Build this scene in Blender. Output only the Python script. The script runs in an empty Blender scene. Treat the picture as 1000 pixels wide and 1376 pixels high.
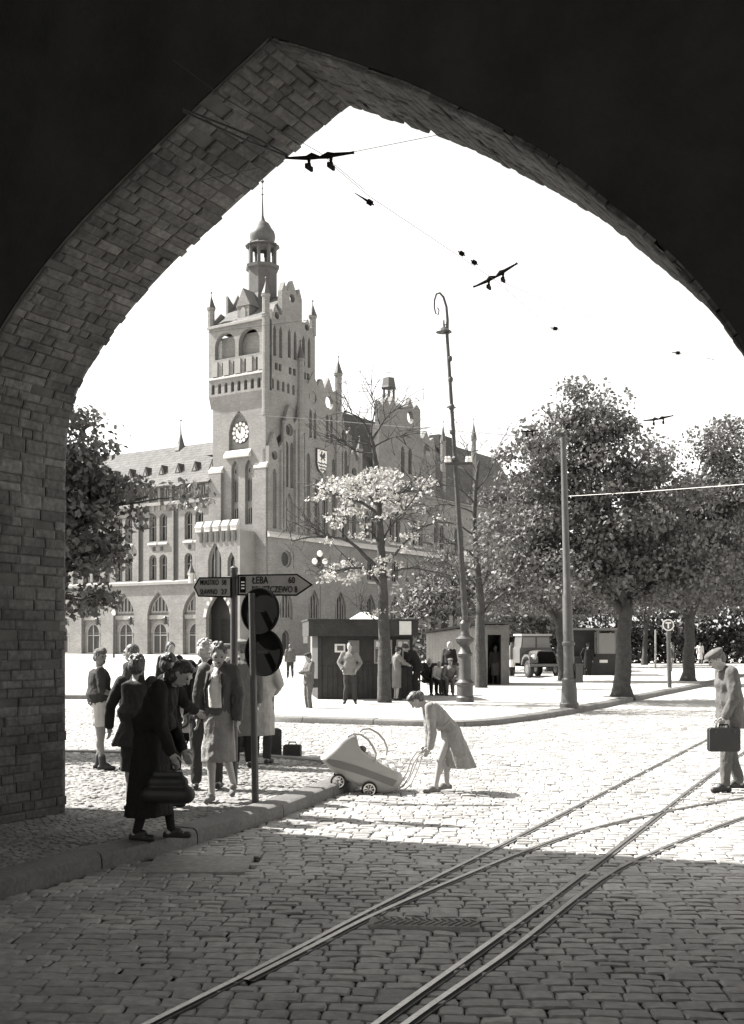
import bpy, bmesh, math, random
from mathutils import Vector, Matrix, Euler, noise
from mathutils.geometry import tessellate_polygon
R = math.radians
rnd = random.Random(7)
SC = bpy.context.scene
COL = SC.collection
F, HZ, EYE = 1500.0, 862.0, 1.75      # focal length in photo pixels, horizon row, eye height

def gp(px, py, z=0.0):
    """where the ground (height z) is met along the sight line through photo pixel px, py"""
    D = (EYE - z) * F / (py - HZ)
    return Vector(((px - 500) / F * D, D, z))
def at(px, py, D):
    return Vector(((px - 500) / F * D, D, EYE + (HZ - py) / F * D))

# ------------------------------------------------------------------ materials
def g(v): return (v, v * .975, v * .93, 1)
MATS = {}
def mat(name, v, rough=.85, var=.25, scale=3.0, bump=0.0, bscale=40.0, metal=0.0, spec=.3, fine=0.0, tone=False, trans=0.0):
    m = bpy.data.materials.new(name); m.use_nodes = True
    nt = m.node_tree; N = nt.nodes; L = nt.links
    bs = N['Principled BSDF']
    bs.inputs['Roughness'].default_value = rough
    bs.inputs['Metallic'].default_value = metal
    bs.inputs['Specular IOR Level'].default_value = spec
    tc = N.new('ShaderNodeTexCoord')
    nz = N.new('ShaderNodeTexNoise'); nz.inputs['Scale'].default_value = scale; nz.inputs['Detail'].default_value = 7; nz.inputs['Roughness'].default_value = .65
    L.new(tc.outputs['Object'], nz.inputs['Vector'])
    mr = N.new('ShaderNodeMapRange'); mr.inputs['From Min'].default_value = .3; mr.inputs['From Max'].default_value = .7
    mr.inputs['To Min'].default_value = 1 - var; mr.inputs['To Max'].default_value = 1 + var
    L.new(nz.outputs['Fac'], mr.inputs['Value'])
    src = mr.outputs['Result']
    if fine:
        n2 = N.new('ShaderNodeTexNoise'); n2.inputs['Scale'].default_value = scale * 14; n2.inputs['Detail'].default_value = 4
        L.new(tc.outputs['Object'], n2.inputs['Vector'])
        m2 = N.new('ShaderNodeMapRange'); m2.inputs['From Min'].default_value = .3; m2.inputs['From Max'].default_value = .7
        m2.inputs['To Min'].default_value = 1 - fine; m2.inputs['To Max'].default_value = 1 + fine
        L.new(n2.outputs['Fac'], m2.inputs['Value'])
        mm = N.new('ShaderNodeMath'); mm.operation = 'MULTIPLY'; L.new(src, mm.inputs[0]); L.new(m2.outputs['Result'], mm.inputs[1]); src = mm.outputs[0]
    if tone:
        at_ = N.new('ShaderNodeAttribute'); at_.attribute_name = 'tone'
        mm = N.new('ShaderNodeMath'); mm.operation = 'MULTIPLY'; L.new(src, mm.inputs[0]); L.new(at_.outputs['Fac'], mm.inputs[1]); src = mm.outputs[0]
    vm = N.new('ShaderNodeVectorMath'); vm.operation = 'SCALE'; vm.inputs[0].default_value = g(v)[:3]
    L.new(src, vm.inputs['Scale']); L.new(vm.outputs['Vector'], bs.inputs['Base Color'])
    if bump:
        nb = N.new('ShaderNodeTexNoise'); nb.inputs['Scale'].default_value = bscale; nb.inputs['Detail'].default_value = 5
        L.new(tc.outputs['Object'], nb.inputs['Vector'])
        bp = N.new('ShaderNodeBump'); bp.inputs['Strength'].default_value = bump; bp.inputs['Distance'].default_value = .4 / bscale
        L.new(nb.outputs['Fac'], bp.inputs['Height']); L.new(bp.outputs['Normal'], bs.inputs['Normal'])
    if trans:
        tr = N.new('ShaderNodeBsdfTranslucent'); mx = N.new('ShaderNodeMixShader'); mx.inputs[0].default_value = trans
        L.new(vm.outputs['Vector'], tr.inputs['Color'])
        L.new(bs.outputs[0], mx.inputs[1]); L.new(tr.outputs[0], mx.inputs[2])
        L.new(mx.outputs[0], N['Material Output'].inputs['Surface'])
    MATS[name] = m
    return m

def brickmat(name, v, bw, bh, mortar_v, axis='XZ', vary=.25, msize=.012, big=.18, bumpd=.01):
    """courses of brick or tile, laid in object space on vertical faces"""
    m = mat(name, v, var=big, scale=.35, fine=.15)
    nt = m.node_tree; N = nt.nodes; L = nt.links; bs = N['Principled BSDF']
    tc = N.new('ShaderNodeTexCoord'); sp = N.new('ShaderNodeSeparateXYZ'); L.new(tc.outputs['Object'], sp.inputs[0])
    ad = N.new('ShaderNodeMath'); ad.operation = 'ADD'; L.new(sp.outputs['X'], ad.inputs[0]); L.new(sp.outputs['Y'], ad.inputs[1])
    cb = N.new('ShaderNodeCombineXYZ'); L.new(ad.outputs[0], cb.inputs[0]); L.new(sp.outputs['Z'], cb.inputs[1])
    br = N.new('ShaderNodeTexBrick'); br.inputs['Scale'].default_value = 1
    br.inputs['Brick Width'].default_value = bw; br.inputs['Row Height'].default_value = bh; br.inputs['Mortar Size'].default_value = msize
    br.inputs['Color1'].default_value = (1 - vary,) * 3 + (1,); br.inputs['Color2'].default_value = (1 + vary,) * 3 + (1,)
    br.inputs['Mortar'].default_value = (mortar_v,) * 3 + (1,)
    L.new(cb.outputs[0], br.inputs['Vector'])
    old = bs.inputs['Base Color'].links[0].from_socket
    mx = N.new('ShaderNodeVectorMath'); mx.operation = 'MULTIPLY'
    L.new(old, mx.inputs[0]); L.new(br.outputs['Color'], mx.inputs[1]); L.new(mx.outputs[0], bs.inputs['Base Color'])
    bp = N.new('ShaderNodeBump'); bp.inputs['Strength'].default_value = .6; bp.inputs['Distance'].default_value = bumpd; bp.invert = True
    L.new(br.outputs['Fac'], bp.inputs['Height']); L.new(bp.outputs['Normal'], bs.inputs['Normal'])
    return m

mat('sett', .27, rough=.62, var=.28, scale=1.1, bump=.5, bscale=60, tone=True, fine=.22, spec=.5)
mat('joint', .19, var=.3, scale=5, fine=.3)
mat('ground', .36, var=.12, scale=.35, bump=.6, bscale=9, fine=.18)
mat('island', .36, var=.14, scale=.8, bump=.5, bscale=14, fine=.15)
mat('kerb', .13, rough=.7, var=.2, scale=2.2, bump=.4, bscale=30, fine=.2)
mat('mosaic', .20, rough=.75, var=.2, scale=2, tone=True, fine=.2)
mat('rail', .34, rough=.32, var=.25, scale=4, metal=.85, spec=.5, fine=.2)
mat('slab', .27, rough=.8, var=.2, scale=1.5, bump=.4, bscale=30, fine=.2)
mat('groove', .03, rough=.9)
mat('raillip', .10, rough=.7, var=.3, scale=5, fine=.2)
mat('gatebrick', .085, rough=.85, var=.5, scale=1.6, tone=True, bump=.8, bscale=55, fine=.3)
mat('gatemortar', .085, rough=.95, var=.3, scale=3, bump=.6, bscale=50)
mat('gateshade', .022, rough=.95, var=.4, scale=1.2, bump=.6, bscale=20)  # inward gate faces: their shade is put into the near-black colour
mat('iron', .035, rough=.55, var=.3, scale=6, bump=.2, bscale=60, spec=.5)
mat('ironpaint', .055, rough=.5, var=.25, scale=5, bump=.2, bscale=50, spec=.5)
mat('wood_dark', .032, rough=.75, var=.3, scale=2.5, fine=.3)
mat('wood_light', .26, rough=.8, var=.15, scale=2.0, fine=.12)
mat('wood_mid', .13, rough=.8, var=.25, scale=2.5, fine=.2)
mat('roofing', .06, rough=.85, var=.3, scale=3, fine=.2)
mat('paper', .62, rough=.8, var=.08, scale=6)
mat('white', .72, rough=.6, var=.1, scale=3)
mat('glass', .03, rough=.12, var=.3, scale=.6, spec=.8)
mat('black', .008, rough=.9, spec=.08)
mat('sign_grey', .20, rough=.5, var=.15, scale=8)
mat('bark', .055, rough=.95, var=.35, scale=5, bump=1.0, bscale=26, fine=.4)
mat('barklight', .16, rough=.95, var=.35, scale=5, bump=1.0, bscale=26, fine=.4)
mat('leaf', .125, rough=.6, var=.35, scale=1.2, tone=True, spec=.3, trans=.2)
mat('leafdark', .11, rough=.6, var=.3, scale=1.5, tone=True, spec=.45, trans=.15)
mat('leafpale', .42, rough=.5, var=.15, scale=1.5, tone=True, spec=.5, trans=.3)
mat('hedge', .05, rough=.6, var=.3, scale=1.5, tone=True)
brickmat('hallbrick', .185, .5, .16, 1.25, vary=.10, msize=.012)
brickmat('hallside', .16, .5, .16, 1.25, vary=.10, msize=.012)
brickmat('hallroof', .105, .42, .40, .45, vary=.22, msize=.03, bumpd=.03)
mat('halltrim', .24, rough=.8, var=.15, scale=.8, fine=.1)
mat('hallledge', .43, rough=.7, var=.12, scale=.8, fine=.1)
mat('hallplaster', .22, rough=.85, var=.12, scale=.5, fine=.1)
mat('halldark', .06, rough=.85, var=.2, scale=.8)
mat('copper', .085, rough=.6, var=.25, scale=.8, fine=.15)
mat('skin', .30, rough=.55, var=.08, scale=12, spec=.35)
mat('tan', .19, rough=.55, var=.08, scale=12, spec=.35)
mat('cpale', .45, rough=.9, var=.12, scale=7, bump=.7, bscale=22, spec=.15)
mat('stocking', .33, rough=.6, var=.05, scale=12)
mat('hairdark', .022, rough=.45, var=.5, scale=30, bump=1, bscale=90, spec=.5)
mat('hairmid', .07, rough=.5, var=.5, scale=30, bump=1, bscale=90, spec=.5)
mat('hairlight', .36, rough=.6, var=.3, scale=30, bump=1, bscale=90)
for nm, v in (('cblack', .017), ('cdark', .04), ('cgrey', .10), ('cmid', .16), ('cdress', .25), ('clight', .34), ('cwhite', .68)):
    mat(nm, v, rough=.9, var=.12, scale=7, bump=.7, bscale=22, spec=.15, fine=.08)
mat('leather', .016, rough=.6, var=.3, scale=8, bump=.4, bscale=60, spec=.5)
mat('enamel', .36, rough=.28, var=.05, scale=4, spec=.5)
mat('enamelgrey', .17, rough=.3, var=.06, scale=4, spec=.5)
mat('rubber', .02, rough=.8)
mat('chrome', .55, rough=.25, metal=.9, var=.1)
mat('carpaint', .07, rough=.35, var=.12, scale=3, spec=.5)

# ------------------------------------------------------------------ mesh helper
class MB:
    def __init__(s): s.v = []; s.f = []; s.t = []; s.cur = 1.0
    def add(s, vs, fs, tone=None):
        b = len(s.v); s.v += [tuple(v) for v in vs]; s.f += [tuple(i + b for i in f) for f in fs]
        s.t += [s.cur if tone is None else tone] * len(vs)
    def box(s, x0, x1, y0, y1, z0, z1, M=None, tone=None):
        vs = [Vector(p) for p in ((x0,y0,z0),(x1,y0,z0),(x1,y1,z0),(x0,y1,z0),(x0,y0,z1),(x1,y0,z1),(x1,y1,z1),(x0,y1,z1))]
        if M is not None: vs = [M @ v for v in vs]
        s.add(vs, [(0,3,2,1),(4,5,6,7),(0,1,5,4),(1,2,6,5),(2,3,7,6),(3,0,4,7)], tone)
    def bar(s, p, q, w, h, up=Vector((0,0,1))):
        p = Vector(p); q = Vector(q); d = (q - p); L_ = d.length
        if L_ < 1e-6: return
        d.normalize(); sd = d.cross(up)
        if sd.length < 1e-4: sd = d.cross(Vector((0,1,0)))
        sd.normalize(); u = sd.cross(d)
        M = Matrix((( d.x, sd.x, u.x, p.x),(d.y, sd.y, u.y, p.y),(d.z, sd.z, u.z, p.z),(0,0,0,1)))
        s.box(0, L_, -w/2, w/2, -h/2, h/2, M)
    def tube(s, pts, rad, n=8, cap=True, tone=None):
        pts = [Vector(p) for p in pts]; m = len(pts)
        if not isinstance(rad, (list, tuple)): rad = [rad] * m
        vs = []; fs = []; pu = None
        for i, p in enumerate(pts):
            d = (pts[min(i+1, m-1)] - pts[max(i-1, 0)])
            if d.length < 1e-9: d = Vector((0,0,1))
            d.normalize()
            if pu is None:
                a = Vector((1,0,0)) if abs(d.x) < .8 else Vector((0,1,0))
                u = (a - d * a.dot(d)).normalized()
            else:
                u = pu - d * pu.dot(d)
                u = u.normalized() if u.length > 1e-6 else pu
            pu = u; w = d.cross(u)
            for k in range(n):
                an = 2 * math.pi * k / n
                vs.append(p + (u * math.cos(an) + w * math.sin(an)) * rad[i])
        for i in range(m - 1):
            for k in range(n):
                k2 = (k + 1) % n
                fs.append((i*n+k, i*n+k2, (i+1)*n+k2, (i+1)*n+k))
        if cap:
            fs.append(tuple(reversed(range(n)))); fs.append(tuple((m-1)*n + k for k in range(n)))
        s.add(vs, fs, tone)
    def lathe(s, prof, c=(0,0,0), n=12, axis=None, tone=None, ring=False):
        """prof: list of (radius, z)"""
        c = Vector(c); vs = []; fs = []; m = len(prof)
        for (r, z) in prof:
            for k in range(n):
                an = 2 * math.pi * (k + .5) / n
                p = Vector((r * math.cos(an), r * math.sin(an), z))
                if axis is not None: p = axis @ p
                vs.append(c + p)
        for i in range(m - 1):
            for k in range(n):
                k2 = (k + 1) % n
                fs.append((i*n+k, i*n+k2, (i+1)*n+k2, (i+1)*n+k))
        if ring: fs += [((m-1)*n+k, (m-1)*n+(k+1) % n, (k+1) % n, k) for k in range(n)]
        else: fs.append(tuple(reversed(range(n)))); fs.append(tuple((m-1)*n + k for k in range(n)))
        s.add(vs, fs, tone)
    def prism(s, poly, d0, d1, f, holes=(), back=True, tone=None):
        loops = [list(poly)] + [list(h) for h in holes]
        flat = [p for l in loops for p in l]
        tris = tessellate_polygon([[Vector((p[0], p[1], 0)) for p in l] for l in loops])
        vs = [f(p[0], p[1], d0) for p in flat]; n = len(flat); fs = [tuple(t) for t in tris]
        vs += [f(p[0], p[1], d1) for p in flat]
        if back: fs += [tuple(n + i for i in reversed(t)) for t in tris]
        b = 0
        for l in loops:
            m = len(l)
            for i in range(m):
                j = (i + 1) % m
                fs.append((b+i, b+j, n+b+j, n+b+i))
            b += m
        s.add(vs, fs, tone)
    def flat(s, poly, d, f, tone=None):
        tris = tessellate_polygon([[Vector((p[0], p[1], 0)) for p in poly]])
        s.add([f(p[0], p[1], d) for p in poly], [tuple(t) for t in tris], tone)
    def ell(s, c, r, M=None, n=12, m=8, tone=None):
        c = Vector(c); vs = []; fs = []
        for i in range(1, m):
            th = math.pi * i / m
            for k in range(n):
                ph = 2 * math.pi * k / n
                p = Vector((r[0]*math.sin(th)*math.cos(ph), r[1]*math.sin(th)*math.sin(ph), r[2]*math.cos(th)))
                if M is not None: p = M @ p
                vs.append(c + p)
        a = Vector((0,0,r[2])); 
        if M is not None: a = M @ a
        vs += [c + a, c - a]; T = len(vs) - 2; B = T + 1
        for i in range(m - 2):
            for k in range(n):
                k2 = (k+1) % n
                fs.append((i*n+k, (i+1)*n+k, (i+1)*n+k2, i*n+k2))
        for k in range(n):
            k2 = (k+1) % n
            fs.append((T, k, k2)); fs.append((B, (m-2)*n+k2, (m-2)*n+k))
        s.add(vs, fs, tone)
    def capsule(s, p, r0, q, r1, n=12):
        p = Vector(p); q = Vector(q); d = q - p
        if d.length < 1e-6: s.ell(p, (r0,)*3); return
        d.normalize(); pts = []; rad = []
        for a in (-80, -50, -25, 0):
            pts.append(p + d * (r0 * math.sin(R(a)))); rad.append(r0 * math.cos(R(a)))
        for a in (0, 25, 50, 80):
            pts.append(q + d * (r1 * math.sin(R(a)))); rad.append(r1 * math.cos(R(a)))
        s.tube(pts, rad, n)
    def rings(s, rs, n=28):
        """rs: list of (centre, side axis, front axis, rx, ry, pleat amplitude, pleat count)"""
        vs = []; fs = []
        for (c, sx, fy, rx, ry, pa, pn) in rs:
            for k in range(n):
                an = 2 * math.pi * k / n
                w = 1 + pa * math.cos(pn * an + math.sin(an * 2) * 1.3)
                vs.append(c + sx * (rx * w * math.cos(an)) + fy * (ry * w * math.sin(an)))
        m = len(rs)
        for i in range(m - 1):
            for k in range(n):
                k2 = (k+1) % n
                fs.append((i*n+k, i*n+k2, (i+1)*n+k2, (i+1)*n+k))
        fs.append(tuple(reversed(range(n)))); fs.append(tuple((m-1)*n + k for k in range(n)))
        s.add(vs, fs)
    def mesh(s, name):
        me = bpy.data.meshes.new(name); me.from_pydata(s.v, [], s.f); me.update()
        return me
    def build(s, name, m, parent=None, smooth=False, tone=False, angle=None, fix=True):
        me = s.mesh(name)
        if fix and len(s.f) < 60000:
            bm = bmesh.new(); bm.from_mesh(me); bmesh.ops.recalc_face_normals(bm, faces=bm.faces); bm.to_mesh(me); bm.free()
        if tone:
            a = me.attributes.new('tone', 'FLOAT', 'POINT'); a.data.foreach_set('value', s.t)
        me.materials.append(MATS[m] if isinstance(m, str) else m)
        if smooth: me.shade_smooth()
        o = bpy.data.objects.new(name, me); COL.objects.link(o)
        if angle and smooth:
            try: me.set_sharp_from_angle(angle=R(angle))
            except Exception: pass
        if parent is not None: o.parent = parent
        return o
    def voxel(s, name, m, parent, size, it=2, tone=False, disp=None):
        """one continuous surface grown round all the overlapping shapes"""
        me = s.mesh(name); bm = bmesh.new(); bm.from_mesh(me); bmesh.ops.recalc_face_normals(bm, faces=bm.faces); bm.to_mesh(me); bm.free()
        o = bpy.data.objects.new(name, me); COL.objects.link(o)
        md = o.modifiers.new('r', 'REMESH'); md.mode = 'VOXEL'; md.voxel_size = size
        if it:
            sm = o.modifiers.new('s', 'SMOOTH'); sm.factor = .5; sm.iterations = it
        dg = bpy.context.evaluated_depsgraph_get(); dg.update()
        new = bpy.data.meshes.new_from_object(o.evaluated_get(dg))
        o.modifiers.clear(); o.data = new; new.name = name; bpy.data.meshes.remove(me)
        if disp:
            amp, fr = disp; off = Vector((len(COL.objects) * 1.37, 0, 0))
            cos = [v.co.copy() for v in new.vertices]; nor = [Vector(n.vector) for n in new.vertex_normals]; out = []
            for c, nn in zip(cos, nor):
                q = Vector((c.x*fr, c.y*fr, c.z*fr*.45)) + off
                k = noise.noise(q) + .5*noise.noise(q*2.3); k = -abs(k)*1.6 + .35
                out += (c + nn * (k * amp))[:]
            new.vertices.foreach_set('co', out); new.update()
        new.materials.clear(); new.materials.append(MATS[m]); new.shade_smooth()
        if parent is not None: o.parent = parent
        return o

def tag(o, label=None, cat=None, group=None, kind=None):
    if label: o['label'] = label
    if cat: o['category'] = cat
    if group: o['group'] = group
    if kind: o['kind'] = kind
    return o
def empty(name, loc, rz=0, label=None, cat=None, group=None, kind=None):
    o = bpy.data.objects.new(name, None); COL.objects.link(o)
    o.location = loc; o.rotation_euler = (0, 0, rz); o.empty_display_size = .2
    return tag(o, label, cat, group, kind)
def copy_tree(o, parent=None):
    c = o.copy(); COL.objects.link(c); c.parent = parent
    for ch in [x for x in bpy.data.objects if x.parent == o]: copy_tree(ch, c)
    return c
def textobj(body, size, M, m, parent, name='lettering', ext=.003, width=None, align='CENTER'):
    cu = bpy.data.curves.new(name, 'FONT'); cu.body = body; cu.size = size; cu.extrude = ext; cu.align_x = align; cu.align_y = 'CENTER'
    cu.offset = size * .012
    o = bpy.data.objects.new(name, cu); COL.objects.link(o)
    dg = bpy.context.evaluated_depsgraph_get(); dg.update()
    me = bpy.data.meshes.new_from_object(o.evaluated_get(dg)); bpy.data.objects.remove(o); bpy.data.curves.remove(cu)
    if width:
        xs = [v.co.x for v in me.vertices]; k = width / (max(xs) - min(xs))
        for v in me.vertices: v.co.x *= k
    me.transform(M); me.materials.append(MATS[m])
    o = bpy.data.objects.new(name, me); COL.objects.link(o); o.parent = parent
    return o
# ------------------------------------------------------------------ camera, light, sky
cam = bpy.data.cameras.new('Camera'); co = bpy.data.objects.new('Camera', cam); COL.objects.link(co)
co.location = (0, 0, EYE); co.rotation_euler = (R(90), 0, 0)
cam.sensor_fit = 'HORIZONTAL'; cam.sensor_width = 36; cam.lens = 36 * F / 1000.0
cam.shift_y = (HZ - 688) / 1000.0; cam.clip_start = .05; cam.clip_end = 2000
SC.camera = co
SUN_EL, SDX, SDY = 47.0, -1.0, .37           # towards the sun: left and a little ahead
sd = Vector((SDX, SDY, 0)).normalized(); sv = Vector((sd.x * math.cos(R(SUN_EL)), sd.y * math.cos(R(SUN_EL)), math.sin(R(SUN_EL))))
sun = bpy.data.lights.new('Sun', 'SUN'); so = bpy.data.objects.new('Sun', sun); COL.objects.link(so)
sun.energy = 5.0; sun.angle = R(.6); sun.color = (1, .975, .94)
so.rotation_euler = sv.to_track_quat('Z', 'Y').to_euler(); so.location = (-20, 10, 40)
w = bpy.data.worlds.new('World'); SC.world = w; w.use_nodes = True
nt = w.node_tree; bg = nt.nodes['Background']
sky = nt.nodes.new('ShaderNodeTexSky'); sky.sky_type = 'NISHITA'; sky.sun_disc = False
sky.sun_elevation = R(SUN_EL); sky.sun_rotation = math.atan2(SDX, SDY); sky.altitude = 0
sky.air_density = 1.3; sky.dust_density = 1.5; sky.ozone_density = .5
bw = nt.nodes.new('ShaderNodeRGBToBW'); nt.links.new(sky.outputs[0], bw.inputs[0])
vs_ = nt.nodes.new('ShaderNodeVectorMath'); vs_.operation = 'SCALE'; vs_.inputs[0].default_value = (1.0, .985, .955)
nt.links.new(bw.outputs[0], vs_.inputs['Scale']); nt.links.new(vs_.outputs[0], bg.inputs['Color'])
bg.inputs['Strength'].default_value = .115
SC.view_settings.view_transform = 'Standard'; SC.view_settings.look = 'None'
SC.view_settings.exposure = 1.75; SC.view_settings.gamma = 1

# ------------------------------------------------------------------ gate (the dark arch the view looks out of)
WO = Vector((-2.95, 10.6, 0)); WD = Vector((.873, -.488, 0)).normalized(); WN = Vector((.488, .873, 0)).normalized()   # along the wall, outwards
def gw(s, z, d): return WO + WD * s + Vector((0, 0, z)) - WN * d        # d metres inwards
half = [(0, 3.3), (.03, 3.72), (.10, 3.98), (.22, 4.20), (.45, 4.46), (.76, 4.74), (1.3, 5.13), (2.25, 5.67), (3.13, 6.13)]
def smooth_poly(pts, n):
    out = []
    for i in range(len(pts) - 1):
        p0 = pts[max(i-1, 0)]; p1 = pts[i]; p2 = pts[i+1]; p3 = pts[min(i+2, len(pts)-1)]
        for k in range(n):
            t = k / n
            out.append(tuple(.5*((2*p1[j]) + (-p0[j]+p2[j])*t + (2*p0[j]-5*p1[j]+4*p2[j]-p3[j])*t*t + (-p0[j]+3*p1[j]-3*p2[j]+p3[j])*t**3) for j in range(len(p1))))
    out.append(tuple(pts[-1])); return out
hs = smooth_poly(half, 4)
rhalf = [(3.13, 6.13), (4.04, 5.645), (4.65, 5.25), (5.22, 4.84), (5.65, 4.43), (5.96, 4.12), (6.22, 3.8), (6.5, 3.35), (6.68, 2.9), (6.74, 2.4)]
rs_ = smooth_poly(rhalf, 4)
arch_pts = [(0, -.05)] + hs + rs_[1:] + [(6.74, -.05)]
TH = 1.1
gate = empty('city_gate', WO, 0, 'old brick town gate whose dark pointed arch frames the whole view', 'gate')
gate.matrix_world = Matrix.Translation(WO)
def gl(s, z, d): return gw(s, z, d) - WO
b = MB()
for d0, d1 in ((.02, TH - .02),):
    L_ = [(-1.75, -.05)] + [(-1.75, 12), (10, 12), (10, -.05)] + list(reversed(arch_pts))
    # wall with the arch cut out of it; the stones are laid a hand in front of this core
    off = [(s - .03 if s < 3.13 else s + .03, z + .02) for s, z in arch_pts]
    poly = [(-1.75, -.05), (-1.75, 12), (10.2, 12), (10.2, -.05)] + list(reversed(off))
    b.prism(poly, d0, d1, gl)
b.build('arch_wall', 'gateshade', gate)
# bricks of the arch soffit and of the jambs: real stones in courses across the thickness
def soffit(path, seed):
    rr = random.Random(seed); mb = MB()
    P = [Vector((p[0], p[1])) for p in path]; cum = [0]
    for i in range(1, len(P)): cum.append(cum[-1] + (P[i]-P[i-1]).length)
    def pt(u):
        u = min(max(u, 0), cum[-1])
        for i in range(1, len(P)):
            if u <= cum[i] or i == len(P)-1:
                k = (u - cum[i-1]) / (cum[i] - cum[i-1]); return P[i-1].lerp(P[i], k)
    u = 0; row = 0
    while u < cum[-1] - .04:
        h = .082 + rr.uniform(-.008, .014)
        if rr.random() < .12: h *= 1.4
        a = pt(u + .002); c = pt(min(u + h - .002, cum[-1])); t = (c - a); 
        if t.length < .02: break
        t.normalize(); nn = Vector((t.y, -t.x)) if path[0][0] < 3 else Vector((-t.y, t.x))   # into the opening
        d = -.02 + rr.uniform(-.05, .0); 
        while d < TH:
            w_ = rr.choice((.26, .27, .13, .30)) + rr.uniform(-.02, .02)
            e0 = d + .0035; e1 = min(d + w_ - .0035, TH - .035)
            if e1 - e0 > .03:
                pr = rr.uniform(-.005, .006); 
                if rr.random() < .06: pr -= .03
                tn = rr.choice((.72, .85, .95, 1.0, 1.0, 1.08, 1.25)) * rr.uniform(.9, 1.1)
                q = [a - nn*.10, c - nn*.10, c + nn*pr + t*rr.uniform(-.004,.004), a + nn*pr + t*rr.uniform(-.004,.004)]
                m_ = [a + nn*(pr+.008) + t*.014, c + nn*(pr+.008) - t*.014]
                vs = []
                for e in (e0, e1): vs += [gl(p.x, p.y, e) for p in q]
                ei = min(.018, (e1-e0)*.3)
                vs += [gl(m_[0].x, m_[0].y, e0+ei), gl(m_[1].x, m_[1].y, e0+ei), gl(m_[1].x, m_[1].y, e1-ei), gl(m_[0].x, m_[0].y, e1-ei)]
                mb.add(vs, [(0,1,2,3),(4,7,6,5),(0,4,5,1),(0,3,7,4),(1,5,6,2),(3,2,9,8),(2,6,10,9),(6,7,11,10),(7,3,8,11),(8,9,10,11)], tn)
            d += w_
        u += h; row += 1
    return mb
lp = [(0, -.05)] + hs; rp = [(6.74, -.05)] + list(reversed(rs_))
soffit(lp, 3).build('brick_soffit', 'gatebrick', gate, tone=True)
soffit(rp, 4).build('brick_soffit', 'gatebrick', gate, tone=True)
# mortar bed behind the stones
b = MB()
for path, sg in ((lp, -1), (rp, 1)):
    for i in range(len(path) - 1):
        (s0, z0), (s1, z1) = path[i], path[i+1]
        t = Vector((s1-s0, z1-z0)).normalized(); nn = Vector((t.y, -t.x)) * (1 if sg < 0 else -1)
        a = Vector((s0, z0)) - nn*.012; c = Vector((s1, z1)) - nn*.012
        b.add([gl(a.x,a.y,.01), gl(c.x,c.y,.01), gl(c.x,c.y,TH-.01), gl(a.x,a.y,TH-.01)], [(0,1,2,3)])
b.build('mortar_bed', 'gatemortar', gate, fix=False)
# outward brick face of the gate (seen only from the square) and the passage behind the camera
b = MB(); b.prism(poly, -.08, .015, gl); b.build('outer_face', 'hallside', gate)
b = MB(); PL = 13.0
b.prism([(-1.75, -.05), (-1.75, 9.2), (-1.35, 9.2), (-1.35, -.05)], TH + .01, PL, gl); b.build('side_wall', 'gateshade', gate)
b = MB(); b.prism([(9.8, -.05), (9.8, 9.2), (10.2, 9.2), (10.2, -.05)], TH + .01, PL, gl); b.build('side_wall', 'gateshade', gate)
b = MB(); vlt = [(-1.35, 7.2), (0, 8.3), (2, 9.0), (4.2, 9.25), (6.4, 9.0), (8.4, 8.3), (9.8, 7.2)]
b.prism(vlt + [(9.8, 9.6), (-1.35, 9.6)], TH + .012, PL, gl); b.build('vault', 'gateshade', gate)

# ------------------------------------------------------------------ roads and pavements
def sheet(name, pts, z, m, cat=None):
    b = MB(); b.flat([(p[0], p[1]) for p in pts], z, lambda x, y, d: Vector((x, y, d)))
    o = b.build(name, m, fix=False); tag(o, kind='structure')
    if cat: o['label'] = cat
    return o
sheet('ground', [(-700, -60), (700, -60), (700, 900), (-700, 900)], -.045, 'ground')
KR = [gp(x, y, 0) for x, y in ((20, 1203), (75, 1187), (128, 1171), (190, 1155), (250, 1139), (330, 1114), (385, 1096), (435, 1076), (478, 1058))]
KR = [KR[0] + (KR[0] - KR[1]) * 6] + KR                        # kerb foot line, on the road
end = KR[-1]
pc = [(p.x, p.y) for p in KR] + [(end.x + .12, end.y + .45), (end.x + .1, end.y + 1.1), (end.x - .3, end.y + 1.9), (end.x - 1.2, end.y + 2.6), (end.x - 3, end.y + 3.2), (-9, 17.3), (-14, 18)]
kerbline = smooth_poly(pc, 4)
def offset_line(line, d):
    out = []
    for i, p in enumerate(line):
        a = line[max(i-1, 0)]; c = line[min(i+1, len(line)-1)]
        t = Vector((c[0]-a[0], c[1]-a[1])).normalized(); out.append((p[0] - t.y*d, p[1] + t.x*d))
    return out
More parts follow.
